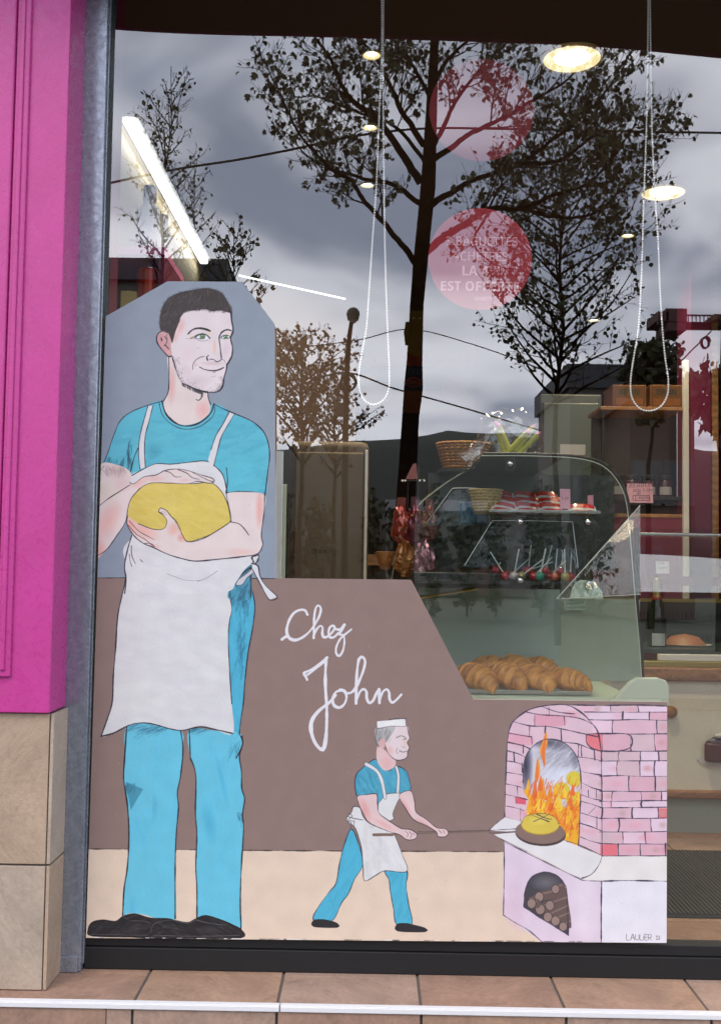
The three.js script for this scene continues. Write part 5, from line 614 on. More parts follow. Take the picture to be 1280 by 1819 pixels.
// --- croissant display case
{
  const z = -0.32, zB = -1.35, A = (x, y) => { const p = at(x, y, z); return [p.x, p.y]; };
  const o = thing('bakery_display_case', 'glass croissant display case with rounded top behind the painted panel', 'display case');
  const prof = [[700, 1035], [716, 960], [748, 890], [800, 843], [858, 806], [960, 807], [1040, 813], [1075, 826], [1098, 850], [1112, 880], [1120, 940], [1130, 1060], [1138, 1150], [1141, 1204], [1090, 1240], [700, 1240]].map(([x, y]) => A(x, y));
  const sh = (pts) => new THREE.ShapeGeometry(new THREE.Shape(pts.map(([x, y]) => new THREE.Vector2(x, y))));
  mesh('end_glass', sh(prof).translate(0, 0, z), M.glassCase, o); mesh('end_glass', sh(prof).translate(0, 0, zB), M.glassCase, o);
  const edge = prof.slice(4, 14).map(([x, y]) => V(x, y, z)); mesh('gasket', tube(edge, 0.0058, 70, 6), M.black, o); mesh('glass_edge', tube(edge.map((p) => p.clone().add(V(-0.006, -0.007, 0.003))), 0.0016, 70, 5), M.paleGreen, o); mesh('gasket', tube(edge.map((p) => p.clone().setZ(zB)), 0.005, 70, 6), M.black, o);
  mesh('glass_edge', tube(prof.slice(0, 5).map(([x, y]) => V(x, y, z - 0.55)), 0.003, 40, 5), M.paleGreen, o);
  { const front = prof.slice(5, 14), pos = [], idx = []; const c = new THREE.CatmullRomCurve3(front.map(([x, y]) => V(x, y, 0))).getPoints(30); c.forEach((p, i) => { pos.push(p.x, p.y, z - 0.004, p.x, p.y, zB + 0.004); if (i) idx.push(2 * i - 2, 2 * i - 1, 2 * i, 2 * i, 2 * i - 1, 2 * i + 1); }); const g = new THREE.BufferGeometry(); g.setAttribute('position', new THREE.Float32BufferAttribute(pos, 3)); g.setIndex(idx); g.computeVertexNormals(); mesh('curved_glass', g, M.glassCase, o); }
  const xa = prof[0][0], xb = at(1141, 1204, z).x, yb = at(900, 1240, z).y, yt = prof[4][1], zi = z - 0.02;
  mesh('top_board', box(prof[4][0], yt - 0.012, zB, at(1000, 806, z).x, yt + 0.002, zi), M.darkMetal, o);
  mesh('counter_body', box(xa - 0.1, 0.001, zB - 0.05, xb + 0.02, yb - 0.02, z - 0.03, 0.004), M.cream, o);
  mesh('base_tray', box(xa - 0.1, yb - 0.019, zB, xb - 0.02, yb + 0.006, z - 0.005, 0.004), M.paleGreen, o);
  mesh('back_wall', box(xa, yb + 0.007, -0.90, at(992, 1100, -0.9).x, at(900, 1045, -0.9).y, -0.885), std([0.34, 0.42, 0.385], 0.5), o);
  mesh('side_wall', box(at(992, 1100, -0.9).x + 0.002, yb + 0.007, -0.91, at(1135, 1100, -0.9).x, at(900, 1062, -0.9).y, -0.895), std([0.36, 0.40, 0.32], 0.45), o);
  // brackets
  const rb = (list, dz, d) => { const s = new THREE.Shape(list.map(([x, y]) => new THREE.Vector2(...A(x, y)))); const g = new THREE.ExtrudeGeometry(s, { depth: d, bevelEnabled: true, bevelSize: 0.003, bevelThickness: 0.003, bevelSegments: 2 }); return g.translate(0, 0, z + dz); };
  mesh('end_bracket', rb([[1078, 1246], [1112, 1210], [1124, 1203], [1160, 1203], [1172, 1207], [1177, 1218], [1177, 1248]], 0.03, 0.03), M.paleGreen, o);
  mesh('clamp_bracket', rb([[1012, 1062], [1022, 1036], [1032, 1032], [1054, 1034], [1068, 1052], [1070, 1064]], -0.012, 0.006), M.paleGreen, o);
  for (const [x, y] of [[905, 824], [923, 927], [1043, 928], [923, 1031], [1045, 1036]]) { const [cx, cy] = A(x, y), c = mesh('glass_clamp', box(cx - 0.016, cy - 0.026, z + 0.002, cx + 0.016, cy + 0.018, z + 0.005, 0.001), sheet([0.8, 0.85, 0.85], 1.7), o); mesh('stud', new THREE.SphereGeometry(0.0105, 16, 10, 0, 6.283, 0, 1.57).rotateX(1.57).translate(cx, cy, z + 0.004), M.chrome, c); }
  // shelves
  const y1 = at(960, 912, z - 0.1).y, y2 = at(900, 1032, z - 0.1).y;
  mesh('shelf', box(at(740, 900, z).x, y1 - 0.008, -0.95, at(1100, 900, z).x, y1, z - 0.03), M.glassCase, o); mesh('shelf', box(at(740, 900, z).x, y2 - 0.012, -0.95, at(1010, 900, z).x, y2, z - 0.03), M.darkMetal, o); mesh('shelf_fascia', box(at(735, 900, -0.45).x, at(900, 1046, -0.45).y, -0.9, at(1000, 900, -0.45).x, at(900, 1018, -0.45).y, -0.45, 0.006), M.black, o); mesh('dark_back', box(at(760, 900, -0.97).x, at(900, 1010, -0.97).y, -0.985, at(1090, 900, -0.97).x, at(900, 842, -0.97).y, -0.97), std([0.03, 0.036, 0.036], 0.4), o);
  mesh('price_rail', bar(V(...A(700, 1070), z - 0.06), V(...A(862, 1048), z - 0.3), 0.006), M.gold, o);
  // leaning glass sheet inside
  const tz = (x, y) => { const p = at(x, y, -0.2); return at(x, y, -0.2 - 0.3 * (p.y - at(1100, 1060, -0.2).y)); }, la = tz(988, 1064), lb2 = tz(1136, 898), lc = tz(1137, 1056), lg = new THREE.BufferGeometry(), gs2 = thing('glass_screen', 'slanted clear glass screen mirroring the sky, right of the clear lollipop box', 'glass'); lg.setAttribute('position', new THREE.Float32BufferAttribute([la, lc, lb2].flatMap((p) => p.toArray()), 3)); lg.setIndex([0, 1, 2]); lg.computeVertexNormals(); mesh('sheet', lg, sheet([0.92, 0.96, 0.97], 1.85), gs2); mesh('polished_edge', bar(la, lb2, 0.0015), M.paleGreen, gs2); mesh('polished_edge', bar(la.clone().add(V(0.012, 0, 0.002)), lb2.clone().add(V(0.002, -0.012, 0.002)), 0.0012), M.darkMetal, gs2); mesh('polished_edge', bar(la, lc, 0.0012), M.paleGreen, gs2);

  // croissant tray and croissants
  const ty = yb + 0.010, tray = thing('baking_tray', 'shallow metal tray under the croissants', 'tray'); const tx0 = at(825, 1230, z).x, tx1 = at(1052, 1230, z).x;
  mesh('plate', box(tx0, ty, -0.86, tx1, ty + 0.004, z - 0.035), M.chrome, tray); mesh('rim', box(tx0, ty + 0.0045, z - 0.041, tx1, ty + 0.013, z - 0.036, 0.001), M.chrome, tray); mesh('rim', box(tx0, ty + 0.0045, -0.86, tx1, ty + 0.012, -0.855), M.chrome, tray);
  function croissantGeo(seed, len, rad, bend) {
    const R = rng(seed), N = 90, K = 30, pos = [], uv = [], idx = [], ph = R() * 6, seg = 6.2;
    for (let i = 0; i <= N; i++) { const t = i / N * 2 - 1, th = t * bend, cx = Math.sin(th) / bend * len / 2, cz = (1 - Math.cos(th)) / bend * len / 2; const w = Math.max(0.0, 1 - Math.abs(t) ** 2.3) ** 0.62;
      for (let k = 0; k <= K; k++) { const a = k / K * 6.283, sl = t * seg * 0.5 + 0.16 * Math.sin(a + ph) * Math.sign(t || 1), fr = Math.abs(sl) % 1, ridge = 1 + 0.2 * w * (smooth(0, 0.14, fr) * (1 - fr * 0.85) - 0.35); const lump = 1 + 0.07 * noise.noise(t * 3 + seed, Math.cos(a) * 1.4, Math.sin(a) * 1.4) + 0.02 * noise.noise(t * 16 + seed, Math.cos(a) * 6, Math.sin(a) * 6); const r = rad * w * ridge * lump, yy = Math.sin(a) * r * (Math.sin(a) < 0 ? 0.62 : 0.98), rr = Math.cos(a) * r; pos.push(cx - rr * Math.sin(th), yy + rad * 0.6 * w ** 0.4, cz + rr * Math.cos(th)); uv.push(t * 0.8 + seed * 0.37, k / K * 0.6 + 0.3 * Math.abs(sl) % 1); } }
    for (let i = 0; i < N; i++) for (let k = 0; k < K; k++) { const o = i * (K + 1) + k; idx.push(o, o + 1, o + K + 1, o + 1, o + K + 2, o + K + 1); }
    const g = new THREE.BufferGeometry(); g.setAttribute('position', new THREE.Float32BufferAttribute(pos, 3)); g.setAttribute('uv', new THREE.Float32BufferAttribute(uv, 2)); g.setIndex(idx); g.computeVertexNormals(); return g;
  }
  const gs = [1, 2, 3, 4].map((s) => croissantGeo(s, 0.215, 0.052, 0.3));
  const cl = ['floury pale croissant at the left end of the front row, nearest the panel slope', 'brown croissant half hidden behind the two left ones', 'croissant second from left in the front row of the tray', 'glossy dark croissant in the middle of the front row', 'croissant at the right end of the front row', 'croissant behind the middle of the front row', 'croissant far back near the green wall'];
  [[845, -0.45, 0.98, 0, 0.012, 0.16], [872, -0.60, 0.8, 2, 0.035, 0.05], [900, -0.46, 1.02, 1, 0.012, 0.15], [950, -0.46, 1.12, 2, 0.012, 0.15], [1005, -0.44, 0.66, 3, 0.010, 0.1], [915, -0.60, 1.1, 3, 0.032, 0.1], [958, -0.60, 0.8, 0, 0.028, 0.05]].forEach(([px, zz, tn, k, dy, tip], i) => { const p = at(px, 1200, zz), m = tag(mesh('croissant', gs[k], M.crust), cl[i], 'croissant', 'croissants on the tray'); m.position.set(p.x, ty + dy, zz); m.rotation.order = 'YZX'; m.rotation.set(0, -tn, -tip); const sc = [1.06, 0.94, 1, 1.03, 0.97, 1.05, 0.9][i]; m.scale.set(sc, [1, 0.92, 1.05, 0.96, 0.9, 1, 1][i], [1, 1.06, 0.94, 1.08, 0.98, 1, 1][i]); });
  // red packets on upper shelf tray
  const py = y1 + 0.001, pt = thing('metal_tray', 'thin silver tray under the red packets', 'tray'); const p0 = at(868, 905, z - 0.1).x, p1 = at(1060, 905, z - 0.1).x; mesh('plate', box(p0, py, -0.66, p1, py + 0.004, z - 0.06), M.chrome, pt); mesh('rim', box(p0 - 0.002, py - 0.002, z - 0.0595, p1 + 0.002, py + 0.009, z - 0.055, 0.001), M.chrome, pt);
  const packT = canvasTex(256, 128, (g) => { g.fillStyle = '#b01518'; g.fillRect(0, 0, 256, 128); g.fillStyle = '#b9bcc0'; g.beginPath(); g.moveTo(0, 70); g.bezierCurveTo(60, 50, 150, 95, 256, 66); g.lineTo(256, 102); g.bezierCurveTo(160, 122, 80, 88, 0, 108); g.fill(); g.fillStyle = '#d8d8d8'; g.fillRect(0, 0, 10, 128); g.fillRect(246, 0, 10, 128); });
  const pillow = (w, h, d) => { const g = new THREE.BoxGeometry(w, h, d, 10, 4, 6), p = g.attributes.position; for (let i = 0; i < p.count; i++) { const x = p.getX(i) / w * 2, f = 1 - Math.abs(x) ** 4 * 0.92, n = noise.noise(p.getX(i) * 60, p.getZ(i) * 60, p.getY(i) * 40); p.setY(i, p.getY(i) * f + n * 0.003 * f); p.setZ(i, p.getZ(i) * (1 - 0.1 * Math.abs(x) ** 3) + n * 0.003); } g.computeVertexNormals(); return g; };
  const pg = pillow(0.086, 0.026, 0.06), pm = phys('#ffffff', { map: packT, roughness: 0.25, clearcoat: 0.5 });
  const plabel = (r, c) => `red and silver packet, ${['bottom', 'middle', 'top'][r]} layer, ${['left', 'second from left', 'middle', 'right'][c]} of the heap`;
  for (let r = 0; r < 3; r++) for (let c = 0; c < 3; c++) { const q = rng(r * 7 + c), m = tag(mesh('snack_packet', pg, pm), plabel(r, c === 2 ? 3 : c), 'packet', 'red packets on the silver tray'); const bp = at(892 + c * 41 + (r === 1 ? 6 : 0), 900, -0.5); m.position.set(bp.x, py + 0.018 + r * 0.022, -0.47 - r * 0.035); m.rotation.set(0.55, (q() - 0.5) * 0.5, (q() - 0.5) * 0.16); }
  { const m = tag(mesh('snack_packet', pillow(0.1, 0.02, 0.05), pm), 'red packet lying alone at the right of the tray', 'packet', 'red packets on the silver tray'); const bp = at(1033, 900, -0.48); m.position.set(bp.x, py + 0.018, -0.48); m.rotation.x = 0.6; }
  const card = (label, px, y, zz, w, h, colr, lines, rx = -0.15, ry = 0, rz = 0) => { const t = canvasTex(256, Math.round(256 * h / w), (g, W, H) => { g.fillStyle = colr; g.fillRect(0, 0, W, H); g.strokeStyle = '#231d28'; g.fillStyle = '#231d28'; lines.forEach(([s, x, yy, size]) => { g.font = `italic ${size}px serif`; g.save(); g.translate(x * W, yy * H); g.rotate(-0.05); g.fillText(s, 0, 0); g.restore(); }); }); const o2 = thing('price_card', label, 'card', at(px, y, zz), 0, 'handwritten cards in the shop'); o2.rotation.set(rx, ry, rz); mesh('card_stock', box(-w / 2, -h / 2, -0.0012, w / 2, h / 2, -0.0002), std(colr, 0.8), o2); mesh('writing', new THREE.PlaneGeometry(w, h), std('#ffffff', 0.8, { map: t }), o2); return o2; };
  card('pink price card standing beside the red packets', 1003, 886, -0.47, 0.038, 0.072, '#d79bb0', [['1.10', 0.12, 0.55, 90]], -0.1, 0.1); card('narrow pink card at the right end of the silver tray', 1048, 893, -0.5, 0.022, 0.055, '#c98ea4', [], -0.1, -0.6);
  // wicker basket beside the packets
  const weave = (w0, w1, h, rows, n, r) => { const list = []; for (let i = 0; i < n; i++) { const a = i / n * 6.283; list.push(bar(V(w0 * Math.cos(a), 0, w0 * 0.8 * Math.sin(a)), V(w1 * Math.cos(a), h, w1 * 0.8 * Math.sin(a)), r, r, 4)); } for (let j = 0; j <= rows; j++) { const t = j / rows, rad = lerp(w0, w1, t), pts = []; for (let i = 0; i <= n * 2; i++) { const a = i / (n * 2) * 6.283, k = rad + (((i + j) % 2) ? 1 : -1) * r * 1.2; pts.push(V(k * Math.cos(a), t * h, k * 0.8 * Math.sin(a))); } list.push(new THREE.TubeGeometry(new THREE.CatmullRomCurve3(pts, true), n * 4, r * 1.25, 4)); } return list; };
  const straw = std([0.40, 0.29, 0.12], 0.8), bk = thing('wicker_basket', 'small woven straw basket left of the red packets', 'basket', [at(862, 900, -0.5).x, y1 + 0.001, -0.5]); mesh('weave', weave(0.036, 0.058, 0.085, 8, 16, 0.0032), straw, bk); mesh('base', new THREE.CylinderGeometry(0.036, 0.034, 0.004, 20).scale(1, 1, 0.8).translate(0, 0.003, 0), straw, bk);
  const bb = thing('bread_basket', 'large golden woven bread basket behind the display case top', 'basket', [at(822, 840, -1.0).x, yt + 0.004, -1.0]); mesh('weave', weave(0.075, 0.105, 0.11, 9, 22, 0.0045), std([0.34, 0.15, 0.035], 0.7), bb); mesh('base', new THREE.CylinderGeometry(0.075, 0.07, 0.01, 24).scale(1, 1, 0.8).translate(0, 0.005, 0), straw, bb);
  mesh('rear_shelf', box(at(775, 840, -1.0).x, yt - 0.012, -1.14, at(866, 840, -1.0).x, yt - 0.001, -0.86), M.darkMetal, o);
  // clear boxes with lollipops
  const cbox = (label, xa, xb, ya, yb2, za, zb) => { const a = at(xa, ya, za), b = at(xb, yb2, za), o2 = thing('clear_box', label, 'box'); const s = sheet([0.82, 0.88, 0.9], 1.6), t = 0.06; const mk = (pts) => { const g = new THREE.BufferGeometry(); g.setAttribute('position', new THREE.Float32BufferAttribute(pts.flatMap((p) => p.toArray()), 3)); g.setIndex([0, 1, 2, 0, 2, 3]); g.computeVertexNormals(); return g; }; const [x0, x1, y0, y9] = [a.x, b.x, b.y, a.y]; mesh('front', mk([V(x0 - 0.05, y0, za), V(x1, y0, za), V(x1 - 0.02, y9, za - 0.03), V(x0 + t, y9, za - 0.03)]), s, o2); mesh('lid', mk([V(x0 + t, y9, za - 0.03), V(x1 - 0.02, y9, za - 0.03), V(x1 - 0.02, y9 + 0.01, zb), V(x0 + t, y9 + 0.01, zb)]), s, o2); mesh('side', mk([V(x1, y0, za), V(x1, y0, zb), V(x1 - 0.02, y9 + 0.01, zb), V(x1 - 0.02, y9, za - 0.03)]), s, o2); mesh('side', mk([V(x0 - 0.05, y0, za), V(x0 - 0.05, y0, zb), V(x0 + t, y9 + 0.01, zb), V(x0 + t, y9, za - 0.03)]), s, o2); mesh('lid_rim', tube([V(x0 + t - 0.01, y9 + 0.004, za - 0.027), V((x0 + x1) / 2, y9 + 0.006, za - 0.026), V(x1 - 0.015, y9 + 0.004, za - 0.027)], 0.0013, 20, 5), M.whiteBlue, o2); mesh('lid_rim', bar(V(x0 - 0.05, y0 + 0.004, za), V(x0 + t - 0.01, y9 + 0.004, za - 0.027), 0.001), M.whiteBlue, o2); mesh('lid_rim', bar(V(x1, y0 + 0.004, za), V(x1 - 0.015, y9 + 0.004, za - 0.027), 0.001), M.whiteBlue, o2); return o2; };
  cbox('clear sloping plastic box full of lollipops on the lower shelf', 850, 1026, 926, 1010, -0.40, -0.72); cbox('clear plastic box with a blue pack, left on the upper shelf', 780, 870, 868, 935, -0.56, -0.8);
  const bp2 = at(840, 905, -0.62), bpk = thing('blue_packet', 'blue carton inside the clear plastic box', 'box', [bp2.x, y1 + 0.0, -0.66]); mesh('carton', box(-0.05, -0.03, -0.03, 0.05, 0.05, 0.03, 0.004), std([0.03, 0.12, 0.24], 0.6), bpk); mesh('flap', box(-0.05, 0.0505, -0.03, 0.05, 0.053, 0.02), std([0.05, 0.18, 0.3], 0.6), bpk);
  const RL = rng(66), yl = y2 + 0.001, wraps = [[0.42, 0.03, 0.05], [0.36, 0.02, 0.04], [0.30, 0.22, 0.04], [0.05, 0.24, 0.16], [0.5, 0.1, 0.05], [0.4, 0.3, 0.3]].map((c) => phys(c, { roughness: 0.22, clearcoat: 0.6 })), stick = std([0.7, 0.7, 0.68], 0.5), ball = new THREE.IcosahedronGeometry(0.0165, 2); { const p = ball.attributes.position; for (let i = 0; i < p.count; i++) { const n = 1 + 0.09 * noise.noise(p.getX(i) * 190, p.getY(i) * 190, p.getZ(i) * 190); p.setXYZ(i, p.getX(i) * n, p.getY(i) * n, p.getZ(i) * n); } ball.computeVertexNormals(); } const stg = new THREE.CylinderGeometry(0.0024, 0.0024, 0.085, 6).translate(0, 0.058, 0), lw = ['red', 'dark red', 'orange', 'green', 'scarlet', 'pale pink'];
  [[897, 0, 0.55, -0.44], [880, 1, 1.15, -0.5], [912, 5, -0.3, -0.42], [925, 2, -0.9, -0.44], [938, 0, 0.4, -0.5], [948, 1, -0.75, -0.42], [958, 3, 0.2, -0.41], [968, 0, -0.45, -0.5], [975, 1, 0.8, -0.46], [985, 4, -0.08, -0.44], [993, 0, -0.5, -0.5], [1003, 2, 0.35, -0.41], [1012, 1, -0.25, -0.46], [935, 4, 1.3, -0.55], [905, 1, 0.9, -0.56], [1000, 0, 0.2, -0.57]].forEach(([px, k, tilt, zz], i) => { const g = thing('lollipop', ['left', 'far left', 'left of centre', 'centre left', 'centre', 'middle', 'front middle', 'centre right', 'right of centre', 'right', 'right back', 'front right', 'far right', 'back middle', 'back left', 'back right'][i] + ` lollipop in ${lw[k]} wrapper inside the clear box`, 'lollipop', [at(px, 1000, zz).x, yl + 0.017 + (i % 3 === 1 ? 0.02 : 0), zz], 0, 'lollipops in the clear box'); g.rotation.set((RL() - 0.5) * 0.5, RL() * 6, tilt); mesh('wrapper', ball, wraps[k], g); mesh('stick', stg, stick, g); });
  // cellophane bag of sweets on top
  const bz = -0.62, bc = at(905, 806, bz), cb = thing('sweet_bag', 'cellophane bag of yellow striped sweets on top of the display case', 'bag', [bc.x, yt + 0.004, bz]);
  { const g = new THREE.SphereGeometry(1, 40, 24), p = g.attributes.position; for (let i = 0; i < p.count; i++) { let x = p.getX(i), y = p.getY(i), zz = p.getZ(i); const n = 1 + 0.16 * noise.noise(x * 3, y * 3, zz * 3) + 0.05 * noise.noise(x * 9, y * 9, zz * 9); p.setXYZ(i, x * 0.125 * n, Math.max(0.001, 0.1 + y * 0.105 * n), zz * 0.08 * n); } g.computeVertexNormals(); mesh('cellophane', g, M.film, cb); const n2 = new THREE.ConeGeometry(0.05, 0.17, 14, 8, true), q2 = n2.attributes.position; for (let i = 0; i < q2.count; i++) { const k = 1 + 0.35 * noise.noise(q2.getX(i) * 60, q2.getY(i) * 20, q2.getZ(i) * 60); q2.setX(i, q2.getX(i) * k); q2.setZ(i, q2.getZ(i) * k * 0.5); } n2.rotateZ(-0.75); n2.translate(-0.115, 0.065, 0); n2.computeVertexNormals(); mesh('gathered_neck', n2, M.film, cb); }
  const swM = ['#b9b83c', '#c8c35a', '#a8ad34'].map((c) => std(c, 0.4)), pk = std([0.5, 0.1, 0.2], 0.5);
  [[-0.035, 0.085, 0.3, 'leftmost upright'], [-0.02, 0.08, 0.42, 'second upright'], [0.02, 0.065, -0.75, 'lower slanting'], [0.035, 0.075, -0.72, 'middle slanting'], [0.05, 0.085, -0.68, 'upper slanting'], [0.06, 0.06, -0.78, 'rightmost slanting']].forEach(([x, y, r, w], i) => { const s = thing('candy_stick', `${w} yellow striped sweet in the cellophane bag`, 'sweet', [bc.x + x, yt + 0.004 + y, bz + 0.01 * (i % 3)], 0, 'sweets in the cellophane bag'); s.rotation.z = r; mesh('candy', new THREE.CapsuleGeometry(0.0115, 0.1, 4, 10), swM[i % 3], s); mesh('twist', new THREE.ConeGeometry(0.012, 0.022, 8).translate(0, 0.068, 0), pk, s); mesh('stripe', box(-0.0015, -0.05, 0.0085, 0.0015, 0.05, 0.0102), pk, s); });
  for (let i = 0; i < 12; i++) { const s = tag(mesh('small_sweet', new THREE.IcosahedronGeometry(0.009, 1), i % 3 ? pk : swM[0]), `tiny ${i % 3 ? 'pink' : 'yellow'} sweet loose in the bottom of the cellophane bag`, 'sweet', 'loose sweets in the cellophane bag'); s.position.set(bc.x - 0.06 + 0.012 * i, yt + 0.018 + 0.01 * (i % 2), bz + 0.02 * ((i % 3) - 1)); }
  // --- keyring rack
  const rz = -0.75, rp = at(732, 1040, rz), rk = thing('display_rack', 'thin wire rack with pointed pink header beside the display case', 'rack', [rp.x, 0, rz]), K = (x, y, dz = 0) => at(x, y, rz + dz).sub(V(rp.x, 0, rz));
  mesh('post', [bar(V(0.02, 0.0, 0), K(743, 828), 0.004), bar(K(722, 1000), K(724, 850), 0.003)], M.black, rk); mesh('foot', box(-0.12, 0, -0.1, 0.14, 0.012, 0.1, 0.004), M.black, rk);
  { const [a, b, c, d] = [K(720, 851), K(741, 851), K(739, 823), K(733, 824)]; mesh('header_card', slab([[a.x, a.y], [b.x, b.y], [c.x, c.y], [d.x, d.y]], 0.003).translate(0, 0, 0), std([0.36, 0.13, 0.12], 0.7), rk); }
  for (const y of [853, 910, 967]) { mesh('hook_bar', bar(K(713, y + 2), K(754, y), 0.0035), M.black, rk); for (const x of [714, 719, 745, 753]) { const p = K(x, y + 1, 0.02); mesh('hook', [bar(p, p.clone().add(V(0, 0, -0.05)), 0.0018)], M.chrome, rk); mesh('hook_tip', new THREE.SphereGeometry(0.0042, 8, 6).translate(p.x, p.y, p.z), M.pearl, rk); } }
  const spark = (c1) => phys(c1, { roughness: 0.18, metalness: 0.55, clearcoat: 1 }); const PL = ['sparkling red packet on the upper left hook of the wire rack', 'pale sparkling packet on the upper right hook of the wire rack', 'gold and red packet on the lower left hook of the wire rack', 'pink sparkling packet on the lower right hook of the wire rack', 'dark red packet in the middle of the wire rack'];
  [[712, 930, 0.034, 0.075, [0.36, 0.05, 0.03]], [762, 930, 0.03, 0.07, [0.32, 0.12, 0.12]], [721, 990, 0.04, 0.075, [0.42, 0.16, 0.04]], [752, 992, 0.045, 0.07, [0.34, 0.12, 0.16]], [736, 935, 0.03, 0.085, [0.16, 0.02, 0.04]]].forEach(([x, y, w, h, c], i) => { const g = new THREE.IcosahedronGeometry(1, 3), p = g.attributes.position; for (let k = 0; k < p.count; k++) { const X = p.getX(k), Y = p.getY(k), Z = p.getZ(k), n = 1 + 0.3 * noise.noise(X * 3 + i * 5, Y * 3, Z * 3) + 0.15 * noise.noise(X * 9, Y * 9 + i, Z * 9); p.setXYZ(k, X * w * n * (1 - 0.25 * Y), Y * h * n, Z * 0.03 * n); } g.computeVertexNormals(); const P0 = at(x, y, rz + 0.01), s = thing('hanging_packet', PL[i], 'packet', P0, 0, 'packets on the wire rack'); mesh('bag', g, spark(c), s); mesh('header', box(-w * 0.5, h * 0.85, -0.001, w * 0.5, h * 1.35, 0.001), std(mul(c, 0.5), 0.5), s); for (let k = 0; k < 6; k++) { const q = rng(k + i * 9), a = q() * 6.28; mesh('foil_glint', new THREE.OctahedronGeometry(0.006).translate(Math.cos(a) * w * 0.7, (q() - 0.5) * h * 1.5, 0.03), k % 2 ? M.chrome : M.gold, s); } });
  // orange lolly stand, cream cabinet, white boards
  const op = at(684, 990, -0.8), ol = thing('orange_pot', 'small orange pot on thin legs left of the wire rack', 'pot', [op.x, op.y, -0.8]); mesh('bowl', lathe([[0, -0.05], [0.02, -0.045], [0.03, -0.01], [0.04, 0.02], [0.036, 0.022], [0.026, -0.005], [0, -0.03]]), std([0.34, 0.12, 0.025], 0.5), ol); for (const dx of [-0.012, 0.016]) mesh('leg', bar(V(dx, -op.y, 0), V(dx, -0.045, 0), 0.003), M.black, ol);
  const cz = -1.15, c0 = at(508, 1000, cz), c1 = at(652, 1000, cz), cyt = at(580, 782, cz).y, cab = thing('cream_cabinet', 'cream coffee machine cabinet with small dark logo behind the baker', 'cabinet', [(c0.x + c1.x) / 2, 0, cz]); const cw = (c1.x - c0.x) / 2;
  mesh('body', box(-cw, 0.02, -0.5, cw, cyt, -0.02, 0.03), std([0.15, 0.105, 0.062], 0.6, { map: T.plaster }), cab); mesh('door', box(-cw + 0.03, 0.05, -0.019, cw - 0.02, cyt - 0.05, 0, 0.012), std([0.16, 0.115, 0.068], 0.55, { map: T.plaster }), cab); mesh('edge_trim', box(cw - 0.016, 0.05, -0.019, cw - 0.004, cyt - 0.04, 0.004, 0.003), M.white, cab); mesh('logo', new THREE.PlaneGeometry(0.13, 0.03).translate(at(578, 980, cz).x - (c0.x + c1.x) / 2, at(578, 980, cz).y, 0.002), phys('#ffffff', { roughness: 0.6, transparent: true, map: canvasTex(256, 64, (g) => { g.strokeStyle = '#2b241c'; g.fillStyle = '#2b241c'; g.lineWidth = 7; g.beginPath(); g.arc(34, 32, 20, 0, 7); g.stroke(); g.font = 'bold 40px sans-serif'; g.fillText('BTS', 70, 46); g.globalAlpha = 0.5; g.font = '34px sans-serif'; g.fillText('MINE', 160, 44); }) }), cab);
  [['tall white shelf panel standing behind the painted panel edge', 486, 499, 803, -0.12, M.whiteBlue], ['lower pale green panel edge beside the tall white one', 499, 506, 862, -0.16, M.paleGreen], ['dark grey panel behind the white shelf panel', 488, 512, 790, -0.55, M.darkMetal]].forEach(([l, a, b, y, zz, mt]) => { const A0 = at(a, 1000, zz), B0 = at(b, 1000, zz), s = thing('shelf_panel', l, 'panel', [A0.x, 0, zz]); const H = at(a, y, zz).y; mesh('upright', box(0, 0.002, -0.02, B0.x - A0.x, H, 0, 0.002), mt, s); mesh('cap_strip', box(0, H, -0.02, B0.x - A0.x, H + 0.004, 0), mt === M.darkMetal ? M.black : M.white, s); });
}
